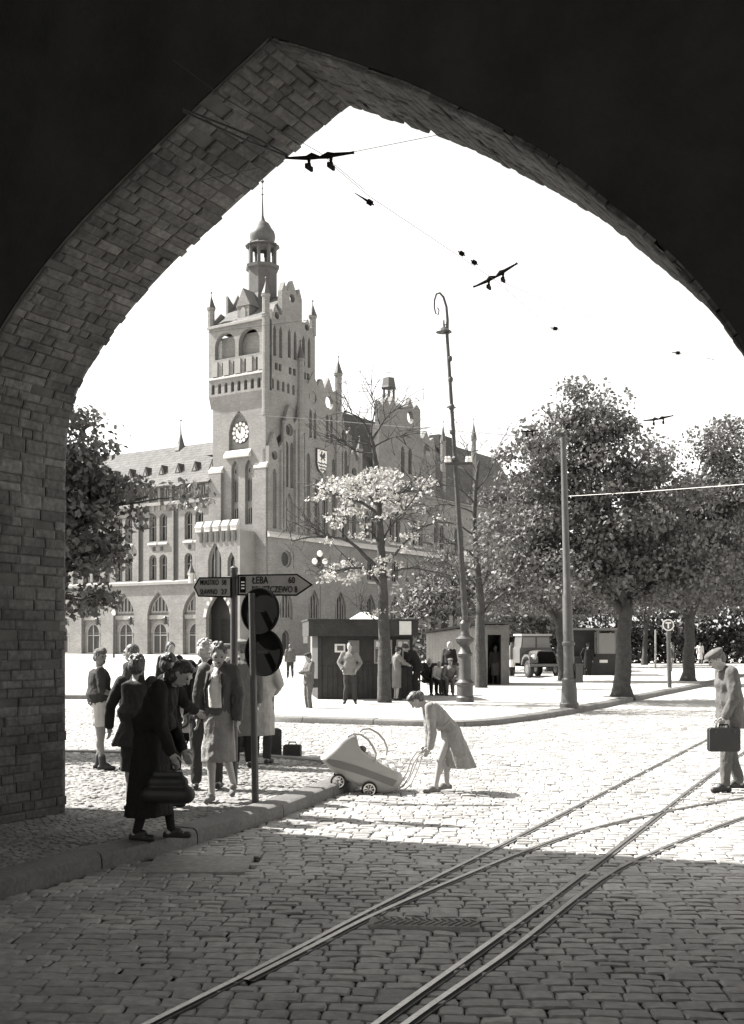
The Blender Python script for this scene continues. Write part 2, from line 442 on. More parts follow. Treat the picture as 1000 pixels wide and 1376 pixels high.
def kerb(name, line, wd, h0, mname, label, seglen=1.1, drop=None):
    """kerb stones laid along a line, rounded front edge; side = left of the line's direction"""
    rr = random.Random(5); P = [Vector(p) for p in line]; cum = [0]
    for i in range(1, len(P)): cum.append(cum[-1] + (P[i]-P[i-1]).length)
    def pt(u):
        for i in range(1, len(P)):
            if u <= cum[i] or i == len(P)-1:
                k = (u-cum[i-1])/(cum[i]-cum[i-1]); return P[i-1].lerp(P[i], k), (P[i]-P[i-1]).normalized()
    b = MB(); u = 0
    while u < cum[-1] - .1:
        L_ = seglen * rr.uniform(.8, 1.25); u1 = min(u + L_, cum[-1]); k = max(2, int((u1-u)/.25)); dz = rr.uniform(-.006, .006)
        vs = []; fs = []; b.cur = rr.uniform(.85, 1.15)
        for i in range(k + 1):
            uu = u + .008 + (u1 - u - .016) * i / k
            p, t = pt(uu); nl = Vector((-t.y, t.x)); h = h0
            if drop: h = h0 * drop(uu / cum[-1])
            for (o_, z_) in ((0, -.06), (0.004, h*.55), (.018, h*.86), (.05, h), (wd, h + .004), (wd, -.06)):
                q = p + nl * o_; vs.append((q.x, q.y, z_ + dz * (z_ > 0)))
        for i in range(k):
            for j in range(5): fs.append((i*6+j, (i+1)*6+j, (i+1)*6+j+1, i*6+j+1))
        fs.append((0,1,2,3,4,5)); fs.append(tuple(k*6+j for j in range(6)))
        b.add(vs, fs); u = u1
    o = b.build(name, mname, smooth=True, angle=35); tag(o, kind='structure'); o['label'] = label
    return o
kerb('kerb', kerbline, .26, .13, 'kerb', 'rounded granite kerb of the near left pavement', 1.5)
inner = offset_line(kerbline, .25)
sheet('pavement', inner + [(-14, 3)], .10, 'joint')
# small mosaic stones of the near pavement
def stones(name, m, x0, x1, y0, y1, sx, sy, rot, ok, z0, seed, label, jz=.0, dome=.012, jit=.12):
    rr = random.Random(seed); b = MB(); c0 = Vector(((x0+x1)/2, (y0+y1)/2)); W = (x1-x0)/2*1.3; H = (y1-y0)/2*1.2
    cr, sr = math.cos(rot), math.sin(rot); v = -H
    us = (-.5, -.42, 0, .42, .5)
    while v < H:
        rh = sy * rr.uniform(.92, 1.1); u = -W + rr.uniform(0, sx); wav = rr.uniform(-.01, .01)
        while u < W:
            wd = sx * rr.uniform(.78, 1.28); cu = u + wd/2; cv = v + rh/2 + .35*sy*math.sin(cu*.9 + v*.2)
            X = c0.x + cu*cr - cv*sr; Y = c0.y + cu*sr + cv*cr
            if ok(X, Y):
                hw, hh = wd*.975, rh*.955; dz = rr.gauss(0, dome*.33); tx = rr.gauss(0, dome*.5); ty = rr.gauss(0, dome*.5); tn = rr.choice((.8, .92, 1, 1, 1.06, 1.18)) * rr.uniform(.93, 1.07)
                rj = [rr.uniform(-.03, .03)*sx for _ in range(8)]
                vs = []
                for j, a in enumerate(us):
                    for i, c_ in enumerate(us):
                        e = max(abs(a), abs(c_)); z = z0 + dz + tx*c_*2 + ty*a*2
                        corner = abs(a) == .5 and abs(c_) == .5
                        if e == .5: z -= dome * (3.0 if not corner else 3.6)
                        elif e == .42: z -= dome * (.25 if not (abs(a) == .42 and abs(c_) == .42) else .6)
                        k = .95 if corner else 1
                        lu = c_*hw*k + (rj[(i + j) % 8] if e >= .42 else 0); lv = a*hh*k + (rj[(i*3 + j) % 8] if e >= .42 else 0)
                        vs.append((X + lu*cr - lv*sr, Y + lu*sr + lv*cr, z))
                b.add(vs, [(j*5+i, j*5+i+1, (j+1)*5+i+1, (j+1)*5+i) for j in range(4) for i in range(4)], tn)
            u += wd
        v += rh
    o = b.build(name, m, smooth=True, tone=True, fix=False, angle=30); tag(o, kind='structure'); o['label'] = label
    return o
def seg_side(line, X, Y):
    """signed distance to a polyline, positive to its left"""
    best = 1e9; s = 1
    for i in range(len(line)-1):
        a = Vector(line[i]); c = Vector(line[i+1]); p = Vector((X, Y)); d = c - a; L2 = d.length_squared
        if L2 < 1e-9: continue
        k = max(0, min(1, (p-a).dot(d)/L2)); q = a + d*k; dd = (p-q).length
        if dd < best: best = dd; s = 1 if d.x*(p.y-a.y) - d.y*(p.x-a.x) > 0 else -1
    return best * s
kl_c = [p for p in kerbline]
stones('mosaic_paving', 'mosaic', -7.5, .2, 6.4, 18.5, .075, .075, R(40), lambda X, Y: seg_side(kl_c, X, Y) > .30 and abs(X) < .40*Y + .2, .118, 3, 'small mosaic setts of the near left pavement', dome=.006)
stones('road_setts', 'sett', -12, 14, 4.2, 27, .165, .118, R(-3), lambda X, Y: seg_side(kl_c, X, Y) < .04 and abs(X) < .42*Y + .3 and not (8.44 < Y < 9.03 and -1.72 < X + (Y-8.44)*-.0 < -.98), 0.0, 11, 'worn stone setts paving the road', dome=.005)
sheet('square_ground', [(-400, 26), (400, 26), (400, 900), (-400, 900)], -.012, 'ground')
# tram rails: head, groove and lip
def rail(pts, label):
    ln = smooth_poly([(gp(x, y).x, gp(x, y).y) for x, y in pts], 6)
    root = empty('tram_rail', (ln[0][0], ln[0][1], 0), 0); tag(root, kind='structure'); root['label'] = label
    o0 = Vector((ln[0][0], ln[0][1], 0))
    for nm, a, c, z0, z1, m in (('rail_head', -.017, .017, -.06, .007, 'rail'), ('groove', .0175, .04, -.06, .001, 'groove'), ('rail_lip', .0405, .050, -.06, .005, 'raillip'), ('groove_edge', -.026, -.0175, -.06, .001, 'groove')):
        l0 = offset_line(ln, -a); l1 = offset_line(ln, -c); b = MB(); vs = []; n = len(ln)
        for i in range(n):
            vs += [(l0[i][0], l0[i][1], z0), (l0[i][0], l0[i][1], z1), (l1[i][0], l1[i][1], z1), (l1[i][0], l1[i][1], z0)]
        fs = [(i*4+j, (i+1)*4+j, (i+1)*4+(j+1) % 4, i*4+(j+1) % 4) for i in range(n-1) for j in range(4)]
        b.add([Vector(v) - o0 for v in vs], fs); b.build(nm, m, root)
    return root
rail([(60, 1446), (235, 1358), (400, 1275), (530, 1207), (740, 1102), (948, 995), (1060, 940)], 'left straight tram rail running from bottom left to the right edge')
rail([(330, 1318), (420, 1272), (500, 1231), (600, 1187), (700, 1146), (780, 1118), (870, 1096), (975, 1076), (1100, 1060)], 'thin curved tram rail branching off the left rail')
rail([(400, 1455), (525, 1362), (640, 1280), (745, 1204), (850, 1123), (955, 1041), (1040, 985)], 'right straight tram rail running up to the man with the briefcase')
rail([(430, 1465), (562, 1364), (690, 1274), (770, 1210), (820, 1174), (870, 1149), (975, 1107), (1100, 1065)], 'curved tram rail swinging off to the right edge')
# slab and cast points cover let into the setts
b = MB(); b.box(-1.74, -.96, 8.42, 9.05, -.05, .012); o = b.build('road_slab', 'slab'); tag(o, kind='structure'); o['label'] = 'smooth stone slab let into the setts beside the kerb'
cv = gp(570, 1243)
root = empty('points_cover', cv, R(-6), 'ribbed cast iron points cover between the tram rails', 'drain cover')
b = MB(); b.box(-.34, .34, -.1, .1, -.05, .018)
for i in range(14):
    x = -.30 + i*.045; b.bar((x, -.08, .022), (x + .05, .0, .022), .012, .012); b.bar((x + .05, 0, .022), (x, .08, .022), .012, .012)
b.build('plate', 'slab', root)

# the raised island of the square, its long kerb sweeping to the right
IK = [gp(x, y) for x, y in ((60, 939), (115, 942), (200, 952), (300, 964), (365, 970), (460, 973), (560, 976), (640, 976), (700, 970), (760, 961), (820, 949), (880, 936), (958, 920), (1010, 908))]
ik = smooth_poly([(-60, 37)] + [(p.x, p.y) for p in IK] + [(30, 66), (60, 90)], 4)
kerb('kerb', ik, .3, .12, 'kerb', 'long low kerb curving along the tree island', 2.0)
isl = offset_line(ik, .29) + [(60, 100), (22, 68), (9.6, 54.5), (5.6, 45.5), (0, 44), (-14, 46), (-60, 60)]
sheet('tree_island', isl, .118, 'island')
# ------------------------------------------------------------------ town hall
HC = Vector((-13.35, 140, 0)); HA = R(57)
VX = Vector((math.cos(HA), math.sin(HA))); UY = Vector((-math.sin(HA), math.cos(HA)))
hall = empty('town_hall', HC, HA, 'gothic brick town hall with tall clock tower and long tiled roofs across the square', 'town hall')
def ML(o=0.0): return lambda t, z, d: Vector((-o + d, t, z))     # left facade: t runs back to the left
def MR(o=0.0): return lambda t, z, d: Vector((t, -o + d, z))     # right facade: t runs back to the right
def LT(px, py, o=0.0):
    k = (px-500)/F; t = (k*(HC.y - o*VX.y) - (HC.x - o*VX.x)) / (UY.x - k*UY.y)
    D = HC.y - o*VX.y + UY.y*t; return t, EYE + (HZ-py)*D/F
def RT(px, py, o=0.0):
    k = (px-500)/F; t = (k*(HC.y - o*UY.y) - (HC.x - o*UY.x)) / (VX.x - k*VX.y)
    D = HC.y - o*UY.y + VX.y*t; return t, EYE + (HZ-py)*D/F
def rectp(t0, t1, z0, z1): return [(t0,z0),(t1,z0),(t1,z1),(t0,z1)]
def archp(tc, w, z0, z1, rise=None, p=.62, n=6):
    h = w/2; rise = rise or h*1.35; zs = z1 - rise
    pts = [(tc-h, z0), (tc+h, z0)]
    rt = [(tc + h*(1-i/n), zs + rise*((i/n)**p)) for i in range(n+1)]
    return pts + rt + [(2*tc - t, z) for t, z in reversed(rt[:-1])]
def roundp(tc, w, z0, z1, n=7):
    h = w/2; return [(tc-h, z0), (tc+h, z0)] + [(tc + h*math.cos(math.pi*i/(2*n)), z1-h + h*math.sin(math.pi*i/(2*n))) for i in range(n*2+1)]
def circp(tc, zc, r, n=16): return [(tc + r*math.cos(2*math.pi*i/n), zc + r*math.sin(2*math.pi*i/n)) for i in range(n)]
def ztop(poly, t):
    zz = [poly[0][1]]
    for i in range(len(poly)):
        a, c = poly[i], poly[(i+1) % len(poly)]
        if (a[0]-t)*(c[0]-t) <= 0 and abs(a[0]-c[0]) > 1e-6: zz.append(a[1] + (c[1]-a[1])*(t-a[0])/(c[0]-a[0]))
    return max(zz)
def shrink(poly, k):
    cx = sum(p[0] for p in poly)/len(poly); zmin = min(p[1] for p in poly); zmax = max(p[1] for p in poly); w = max(p[0] for p in poly)-min(p[0] for p in poly)
    m = w*(1-k)/2; cz = (zmin+zmax)/2; kz = ((zmax-zmin)-2*m)/(zmax-zmin)
    return [(cx+(p[0]-cx)*k, cz+(p[1]-cz)*kz) for p in poly]
def window(f, poly, depth, mull=1, trans=(), par=None, m='glass', fm='halltrim', k=.84, sill=True, bw=.09, lab=None):
    par = par or hall
    b = MB(); b.flat(poly, depth - .04, f); o = b.build('window', m, par)
    if lab: o['label'] = lab
    b = MB(); b.prism(poly, depth - .16, depth - .045, f, holes=[shrink(poly, k)], back=False)
    t0 = min(p[0] for p in poly); t1 = max(p[0] for p in poly); z0 = min(p[1] for p in poly)
    for i in range(mull):
        t = t0 + (t1-t0)*(i+1)/(mull+1); zt = ztop(poly, t)
        b.prism(rectp(t-bw/2, t+bw/2, z0, zt-.02), depth-.2, depth-.05, f, back=False)
    for z in trans: b.prism(rectp(t0+.03, t1-.03, z-bw/2, z+bw/2), depth-.18, depth-.05, f, back=False)
    b.build('frame', fm, o)
    if sill:
        b = MB(); zt = z0 + .02; vs = [f(t0-.15, zt, depth-.02), f(t1+.15, zt, depth-.02), f(t1+.15, zt-.28, -.22), f(t0-.15, zt-.28, -.22), f(t0-.15, zt-.5, -.22), f(t1+.15, zt-.5, -.22), f(t0-.15, zt-.5, depth-.02), f(t1+.15, zt-.5, depth-.02)]
        b.add(vs, [(0,1,2,3),(3,2,5,4),(4,5,7,6),(0,3,4,6),(1,2,5,7)]); b.build('sill', 'hallledge', o)
    return o
def wall(f, outline, holes, depth=.5, m='hallbrick', name='wall'):
    b = MB(); b.prism(outline, 0, depth, f, holes=holes, back=False); return b.build(name, m, hall)
def hbox(name, m, *a, par=None):
    b = MB(); b.box(*a); return b.build(name, m, par or hall)
def ledge(f, t0, t1, z, h=.35, out=.35, slope=.25, m='hallledge', name='ledge'):
    b = MB(); vs = [f(t0, z, .02), f(t1, z, .02), f(t1, z-slope, -out), f(t0, z-slope, -out), f(t0, z-slope-h, -out), f(t1, z-slope-h, -out), f(t0, z-slope-h, .02), f(t1, z-slope-h, .02)]
    b.add(vs, [(0,1,2,3),(3,2,5,4),(4,5,7,6),(0,3,4,6),(1,2,5,7)]); return b.build(name, m, hall)
def pinnacle(x, y, z0, z1, w=.75, cap=1.9, m='hallbrick'):
    b = MB(); b.lathe([(w/2, z0), (w/2, z1), (w*.62, z1+.05), (w*.62, z1+.3), (w*.5, z1+.32)], (x, y, 0), 8); o = b.build('pinnacle', m, hall)
    b = MB(); b.lathe([(w*.66, z1+.3), (w*.38, z1+.3+cap*.35), (.07, z1+.3+cap*.8), (.05, z1+.3+cap), (.16, z1+cap+.42), (.02, z1+cap+.62)], (x, y, 0), 8); b.build('spirelet', 'copper', o)
    return o

TW, TL = 9.65, 8.7     # tower: along the right facade, along the left facade
# --- tower shaft up to the corbels, left face with clock niche and two tall blind lancets
fl, fr = ML(0), MR(0)
D1 = .55
nich = archp(4.35, 3.3, 25.9, 31.2, 2.6, .55)
lanA = archp(2.75, 1.15, 16.6, 24.9, 1.0); lanB = archp(5.0, 1.15, 16.6, 24.9, 1.0)
wall(fl, rectp(0, TL, 0, 33.3), [nich, lanA, lanB], D1)
for a in (lanA, lanB):
    tc = a[0][0] + .575
    b = MB(); b.flat(a, D1 - .03, fl); b.build('niche', 'hallplaster', hall)
    window(fl, roundp(tc, .8, 16.7, 18.9), D1-.02, 1, sill=False)
    window(fl, archp(tc-.27, .36, 19.6, 22.6, .5), D1-.02, 0, sill=False); window(fl, archp(tc+.27, .36, 19.6, 22.6, .5), D1-.02, 0, sill=False)
    window(fl, circp(tc, 23.5, .42), D1-.02, 0, sill=False, k=.8)
b = MB(); b.flat(nich, D1 - .03, fl); b.build('niche', 'hallbrick', hall)
# clock
cl = MB(); cl.prism(circp(4.35, 28.45, 1.42, 28), D1-.2, D1-.04, fl); clo = cl.build('clock', 'halldark', hall)
b = MB()
for i in range(12):
    a = 2*math.pi*i/12; b.prism(circp(4.35 + 1.12*math.cos(a), 28.45 + 1.12*math.sin(a), .24, 10), D1-.26, D1-.21, fl)
b.build('hour_mark', 'white', clo)
b = MB(); b.prism(circp(4.35, 28.45, .78, 24), D1-.26, D1-.21, fl); b.build('dial', 'white', clo)
b = MB(); b.prism([(4.30,28.3),(4.40,28.3),(4.37,29.3),(4.33,29.3)], D1-.32, D1-.29, fl); b.build('hand', 'black', clo)
b = MB(); b.prism([(4.28,28.42),(4.40,28.36),(4.75,28.95),(4.68,29.0)], D1-.36, D1-.33, fl); b.build('hand', 'black', clo)
ledge(fl, 2.3, 6.5, 26.2, .3, .55, .7)
ledge(fl, 6.9, 9.1, 24.3, .35, .45, .5); ledge(fl, -.35, 1.7, 24.3, .3, .35, .45)
hbox('buttress', 'hallbrick', -.42, .02, 7.0, 9.05, 0, 23.9); hbox('buttress', 'hallbrick', -.3, .02, -.25, 1.6, 0, 23.9)
# right face of the shaft
wall(fr, rectp(.55, TW, 0, 33.3), [], D1)
hbox('tower_core', 'hallbrick', .56, TW, .56, TL, 0, 41)
# corbelled belfry
PB = .45
fL, fR = ML(PB), MR(PB)
flare = MB()
for (t0, t1, f) in ((-PB, TL+.3, ML(0)), (-PB, TW+.3, MR(0))):
    flare.add([f(t0+PB*.9,31.8,.01), f(t1,31.8,.01), f(t1,33.3,-PB), f(t0,33.3,-PB)], [(0,1,2,3)])
flare.build('flare', 'hallbrick', hall)
cor = [rectp(.55 + i*1.12 - .28, .55 + i*1.12 + .28, 33.9, 35.4) for i in range(8)]
cor = [roundp(.7 + i*1.08, .52, 33.6, 34.9) for i in range(8)]
par_ = []
for i in range(5): par_.append(rectp(.45 + i*1.85, .45 + i*1.85 + .75, 35.9, 37.5))
bel = [roundp(2.3, 3.4, 38.0, 41.3), roundp(6.25, 3.4, 38.0, 41.3)]
par2 = [p for p in par_ if p[1][0] < TL-.1]
wall(fL, rectp(-PB, TL+.3, 33.3, 42.4), cor[:8] + par2 + bel, .7)
corR = [roundp(.9 + i*1.08, .52, 33.6, 34.9) for i in range(8)]
lr = []
for c in (1.9, 4.95, 8.0):
    for q in (-.62, .62): lr.append((c+q, archp(c+q, .62, 37.8 if c != 4.95 else 38.2, 41.8 if c != 4.95 else 42.0, .8)))
# stepped gable of the belfry's right face, one outline with the wall below
gb = [(-PB,33.3),(TW+.3,33.3),(TW+.3,43.6),(8.9,43.1),(8.4,44.2),(7.6,43.3),(7.05,43.3),(7.05,46.3),(6.5,47.6),(6.0,46.6),(5.0,48.3),(3.9,46.6),(3.3,47.7),(2.8,46.5),(2.8,43.3),(2.2,43.3),(1.4,44.4),(.9,43.2),(-PB,43.6)]
circR = [circp(1.75, 43.0, .46), circp(4.95, 46.0, .55), circp(8.15, 43.0, .46)]
wall(fR, [(t + (PB + .7 if t < 0 else 0), z) for t, z in gb], corR + [p for _, p in lr] + circR + [rectp(1.3,1.9,36.1,37), rectp(2.1,2.7,36.1,37), rectp(4.2,4.8,36.1,37), rectp(5.1,5.7,36.1,37), rectp(7.3,7.9,36.1,37), rectp(8.1,8.7,36.1,37)], .7)
for c, p in lr:
    b = MB(); b.flat(p, .5, fR); b.build('louvre', 'halltrim' if c not in (4.33, 5.57) else 'glass', hall)
b = MB(); b.box(.28, TW+.2, .28, TL+.2, 33.4, 38.3); b.build('belfry_core', 'hallside', hall)
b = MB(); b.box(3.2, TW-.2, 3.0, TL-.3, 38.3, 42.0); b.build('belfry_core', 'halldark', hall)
b = MB(); b.box(-.1, .25, 4.15, 4.4, 38.3, 41); b.build('belfry_post', 'hallbrick', hall)
b = MB()
for i in range(5):
    y = -.2 + i*1.9; b.box(-PB-.18, -PB-.01, y, y+.95, 35.8, 37.7)
b.build('parapet_panel', 'halltrim', hall)
ledge(fL, -PB, TL+.35, 35.75, .2, .2, .12); ledge(fL, -PB-.1, TL+.4, 42.5, .3, .3, .15, 'halltrim')
b = MB(); b.box(3.3, TW+.28, TL-.2, TL+.28, 33.4, 42.3); b.build('wall', 'hallside', hall)
b = MB(); b.box(TW-.2, TW+.26, .4, TL-.21, 33.4, 42.3); b.build('wall', 'hallside', hall)
# rear gable of the saddle roof
b = MB(); b.prism([(p[0], p[1]-33.3+33.3) for p in [( .3,42),(TW,42),(TW,43.6),(8.2,44.6),(7.2,44.3),(7.2,47.2),(6,46.4),(5,48),(4,46.4),(2.9,47.3),(2.9,44.3),(1.5,44.6),(.3,43.4)]], TL-.1, TL+.25, lambda t, z, d: Vector((t, d, z))); b.build('gable', 'hallside', hall)
b = MB(); b.prism([(-.3,42.35),(TW+.2,42.35),(TW/2,46.6)], .35, TL-.12, lambda t, z, d: Vector((t, d, z))); b.build('roof', 'hallroof', hall)
for (x, y, z1) in ((-.25, -.25, 44.9), (TW+.1, -.2, 44.6), (-.2, TL+.1, 44.6), (TW, TL, 44.6)): pinnacle(x, y, 42.3, z1, .95, 1.9)
pinnacle(-.45, -.35, 30, 42.3, .9, .5)
# cupola: octagonal drum, open lantern, onion dome, spire
cx, cy = TW/2, TL/2
cu = MB(); cu.lathe([(2.5,43.5),(2.15,46),(1.95,47),(1.95,50.3),(2.25,50.5),(2.3,50.9),(1.7,50.95)], (cx,cy,0), 8); cuo = cu.build('cupola', 'copper', hall)
b = MB()
for k in range(8):
    a = 2*math.pi*(k+.5)/8; x = cx+1.68*math.cos(a); y = cy+1.68*math.sin(a)
    b.tube([(x,y,50.9),(x,y,53.9)], .24, 6)
    a2 = 2*math.pi*(k+1.5)/8; p0 = Vector((x,y,0)); p1 = Vector((cx+1.68*math.cos(a2), cy+1.68*math.sin(a2),0))
    for q in (.0, .25, .75): 
        h = 53.2 if q == .25 else 52.7
    for q0, q1, zb in ((.0,.22,52.7),(.22,.5,53.2),(.5,.78,53.2),(.78,1,52.7)):
        b.bar((*(p0.lerp(p1,q0)).xy, (zb+53.9)/2), (*(p0.lerp(p1,q1)).xy, (zb+53.9)/2), .22, 53.9-zb)
b.build('lantern', 'copper', cuo)
b = MB(); b.lathe([(2.3,53.5),(1.85,53.75),(1.5,54.0),(1.62,54.4),(1.72,54.9),(1.62,55.4),(1.3,55.8),(1.15,56.1),(.9,56.5),(.4,56.9),(.16,57.6),(.1,59.5)], (cx,cy,0), 12); b.build('dome', 'copper', cuo, smooth=True, angle=40)
b = MB(); b.lathe([(.1,59.2),(.07,60.3),(.2,60.4),(.06,60.5),(.05,61.1),(.15,61.2),(.05,61.3),(.04,61.8),(.25,62.1),(.02,62.4)], (cx,cy,0), 8); b.build('spire', 'iron', cuo)
b = MB(); b.box(.9, 2.6, 3.4, 5.3, 42.5, 44.8); b.prism([(3.2,44.8),(5.5,44.8),(4.35,47.1)], .8, 3.6, lambda t,z,d: Vector((d,t,z))); do = b.build('dormer', 'hallside', hall)
b = MB(); b.prism(archp(4.35,.8,43.2,44.7), .84, .89, lambda t,z,d: Vector((d,t,z))); b.build('window', 'halltrim', do)

# --- portal annexe in front of the tower's left face
AX = 3.2
fa = ML(AX)
aw = archp(5.6, 2.2, 9.7, 14.2, 2.2); aw2 = archp(2.9, 1.2, 9.9, 12.9, 1.2)
port = archp(5.0, 4.1, -.1, 8.0, 3.2, .55)
wall(fa, rectp(1.9, 8.5, 0, 15.6), [aw, aw2, port], .6)
hbox('annexe_side', 'hallplaster', -AX, -.02, 1.5, 1.89, 0, 15.6); hbox('annexe_side', 'hallbrick', -AX, -.02, 8.51, 8.8, 0, 15.6)
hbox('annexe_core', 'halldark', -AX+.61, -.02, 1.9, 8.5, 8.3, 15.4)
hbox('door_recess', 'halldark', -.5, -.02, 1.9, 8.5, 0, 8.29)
window(fa, aw, .6, 2); window(fa, aw2, .6, 0)
b = MB()
for i in range(9):                        # striped archway, light and dark stones
    a0 = .08 + i*.105; 
    for sgn in (-1, 1):
        if i % 2: continue
        h = 2.05; u = i/9; t = 5.0 + sgn*h*(1-u); z = 4.8 + 3.2*(u**.55); t2 = 5.0 + sgn*h*(1-u-.11); z2 = 4.8+3.2*((u+.11)**.55)
        o1 = 1.22; b.prism([(t,z),(t2,z2),(5+(t2-5)*o1, 4.8+(z2-4.8)*o1),(5+(t-5)*o1, 4.8+(z-4.8)*o1)] if sgn > 0 else [(t2,z2),(t,z),(5+(t-5)*o1,4.8+(z-4.8)*o1),(5+(t2-5)*o1,4.8+(z2-4.8)*o1)], -.05, -.002, fa)
b.build('arch_stone', 'hallledge', hall)
hbox('door', 'wood_dark', -.62, -.51, 3.2, 6.8, 0, 4.6)
b = MB()
for i in range(5):
    y = 2.0 + i*1.45; b.box(-AX-.12, -AX+.45, y, y+.95, 15.6, 16.2)
    b.prism([(-AX-.2, 16.2),(-AX+.5,16.2),(-AX+.5,16.9),(-AX+.25,16.95)], y-.05, y+1.0, lambda t,z,d: Vector((t,d,z)))
b.build('battlement', 'hallledge', hall)
b = MB()
for i in range(7): b.box(-AX-.14, -AX-.01, 2.1+i*.92, 2.5+i*.92, 14.3, 15.5)
b.build('corbel', 'halldark', hall)
pinnacle(-AX+.1, 9.6, 9.2, 10.2, .8, 1.4, 'hallledge')

# --- left wing
LW = 46
fw = ML(.15)
holes = []; wins = []
bays = [11.85 + 6.4*i for i in range(6)]
for tc in bays[:5]:
    n_ = archp(tc, 3.9, -.1, 8.4, 2.9, .55); holes.append(n_)
    for q in (-.95, .95):
        a = roundp(tc+q, 1.35, 15.2, 18.9); c = roundp(tc+q, 1.35, 10.0, 13.4)
        holes += [a, c]; wins += [a, c]
wall(fw, rectp(TL+.01, LW, 0, 20.4), holes, .6)
hbox('wing_core', 'hallbrick', .47, 13, TL+.02, LW-.1, 0, 20.3)
for p in wins: window(fw, p, .6, 1, (p[0][1]+2.0,))
for tc in bays[:5]:
    # recess of the ground floor arcade: tracery window above, door arch below
    fn = ML(-.42)
    window(fn, archp(tc, 3.3, 5.6, 8.0, 2.0, .55), .0+.06, 4, sill=False, bw=.16)
    b = MB(); b.prism(rectp(tc-1.9, tc+1.9, 4.75, 5.3), -.28, .02, fn); b.build('lintel', 'halltrim', hall)
    o = window(fn, roundp(tc, 2.7, 0.0, 4.3), .06, 1, (2.6,), sill=False, bw=.14, m='halldark')
    b = MB(); b.prism(archp(tc, 3.3, 2.9, 4.75, 1.3, .5), -.14, -.05, fn, holes=[roundp(tc, 2.65, 2.95, 4.3)]); b.build('hood', 'hallbrick', hall)
    b = MB(); b.tube([fn(tc-2.3, 4.9, -.9), fn(tc-2.3, 4.9, -1.6)], .05, 6); b.lathe([(.1,4.0),(.25,4.2),(.28,4.9),(.12,5.1)], fn(tc-2.3,0,-1.6), 6); b.build('wall_lantern', 'iron', hall)
    for q in (-.7, .7):
        b = MB(); b.prism(rectp(tc+q-.25, tc+q+.25, 13.9, 14.5), -.04, -.002, fw); b.build('crest', 'halldark', hall)
    b = MB(); b.prism(rectp(tc-.22, tc+.22, 13.95, 14.45), -.04, -.002, fw); b.build('crest', 'halltrim', hall)
for t in [14.95 + 6.4*i for i in range(5)]:
    b = MB(); b.prism(rectp(t-.35, t+.35, 9.8, 19.6), -.02, -.001, fw); b.build('pilaster', 'halldark', hall)
    b = MB(); b.prism(rectp(t+.36, t+.6, 9.8, 19.6), -.16, -.001, fw); b.build('pilaster', 'hallbrick', hall)
ledge(fw, TL, LW, 9.9, .35, .3, .2, 'halltrim'); ledge(fw, TL, LW, 20.5, .4, .35, .15, 'halltrim')
b = MB()
for i in range(34):                       # little arches under the cornice
    t = TL + .6 + i*1.08; b.prism(rectp(t-.17, t+.17, 19.3, 19.95), -.15, -.002, fw)
b.build('corbel', 'halltrim', hall)
b = MB(); b.box(.1, 12, TL+.02, LW-.1, 20.4, 22.3); b.build('attic', 'hallplaster', hall)
b2 = MB()
for i in range(17):
    t = TL + .7 + i*2.1
    b = MB(); b.box(-.12, .09, t+.45, t+1.55, 20.75, 22.05); aw_ = b.build('attic_window', 'halldark', hall)
    b = MB(); b.box(-.2, -.125, t+.66, t+.78, 20.8, 22.0); b.box(-.2, -.125, t+1.16, t+1.28, 20.8, 22.0); b.build('mullion', 'halltrim', aw_)
    b = MB(); b.box(-.45, .09, t-.22, t+.2, 20.4, 22.9); b.build('attic_post', 'hallbrick', hall)
f_y = lambda t, z, d: Vector((t, d, z))
b = MB(); b.prism([(-.75, 22.3), (-.75, 22.55), (.9, 23.9), (5.6, 28.9), (11.5, 23.4), (12.6, 22.3)], TL+.03, LW, f_y); b.build('roof', 'hallroof', hall)
b = MB(); b.bar((-.78, TL+.05, 22.5), (-.78, LW, 22.5), .16, .12); b.build('gutter', 'halltrim', hall)
for i in range(11):
    t = TL + 1.3 + i*3.0
    b = MB(); b.prism([(t-.62, 24.3), (t+.62, 24.3), (t, 25.7)], 1.3, 3.2, lambda a, z, d: Vector((d, a, z))); do = b.build('dormer', 'halldark', hall)
    b = MB(); b.prism([(t-.25, 24.45), (t+.25, 24.45), (t, 25.1)], 1.24, 1.29, lambda a, z, d: Vector((d, a, z))); b.build('pane', 'halltrim', do)
b = MB(); b.lathe([(.9,28.2),(.5,29.2),(.12,30.6),(.06,32.4),(.2,32.5),(.05,32.7),(.04,33.6)], (5.6, LT(196,600)[0]-1.2, 0), 8); b.build('ridge_finial', 'copper', hall)
# --- right facade: great stepped gable beside the tower
GO = .55
fg = MR(GO)
gt = [(-.35,0),(20.6,0),(20.6,27.4),(19.6,26.9),(18.9,28.4),(18.0,27.2),(17.9,31.0),(17.0,30.3),(16.2,33.2),(15.3,30.6),(15.3,36.4),(14.0,35.6),(13.0,37.4),(12.0,35.7),(11.5,36.8),(11.0,36.8),(10.4,35.7),(9.4,37.4),(8.2,35.6),(6.6,36.4),(6.3,31),(5.2,29.9),(4.2,32.2),(3.2,29.9),(3.0,27.4),(2.0,26.3),(1.1,28.2),(.2,26.3),(-.35,26.3)]
gt = [(t if t > -.2 else .0, z) for t, z in gt]
gh = []; gw_ = []
def lanc(tc, w, z0, z1, m=1, r=None, mm='glass'): p = archp(tc, w, z0, z1, r or w*.8); gh.append(p); gw_.append((p, m, mm))
def circ(tc, zc, r, open_=False):
    p = circp(tc, zc, r); gh.append(p)
    if not open_: gw_.append((p, 0, 'halldark'))
circ(9.3, 34.0, .85); circ(13.1, 34.0, .9, True)
circ(4.2, 28.9, .8); circ(1.15, 25.2, .6); circ(16.4, 30.0, .9); circ(19.1, 25.4, .6)
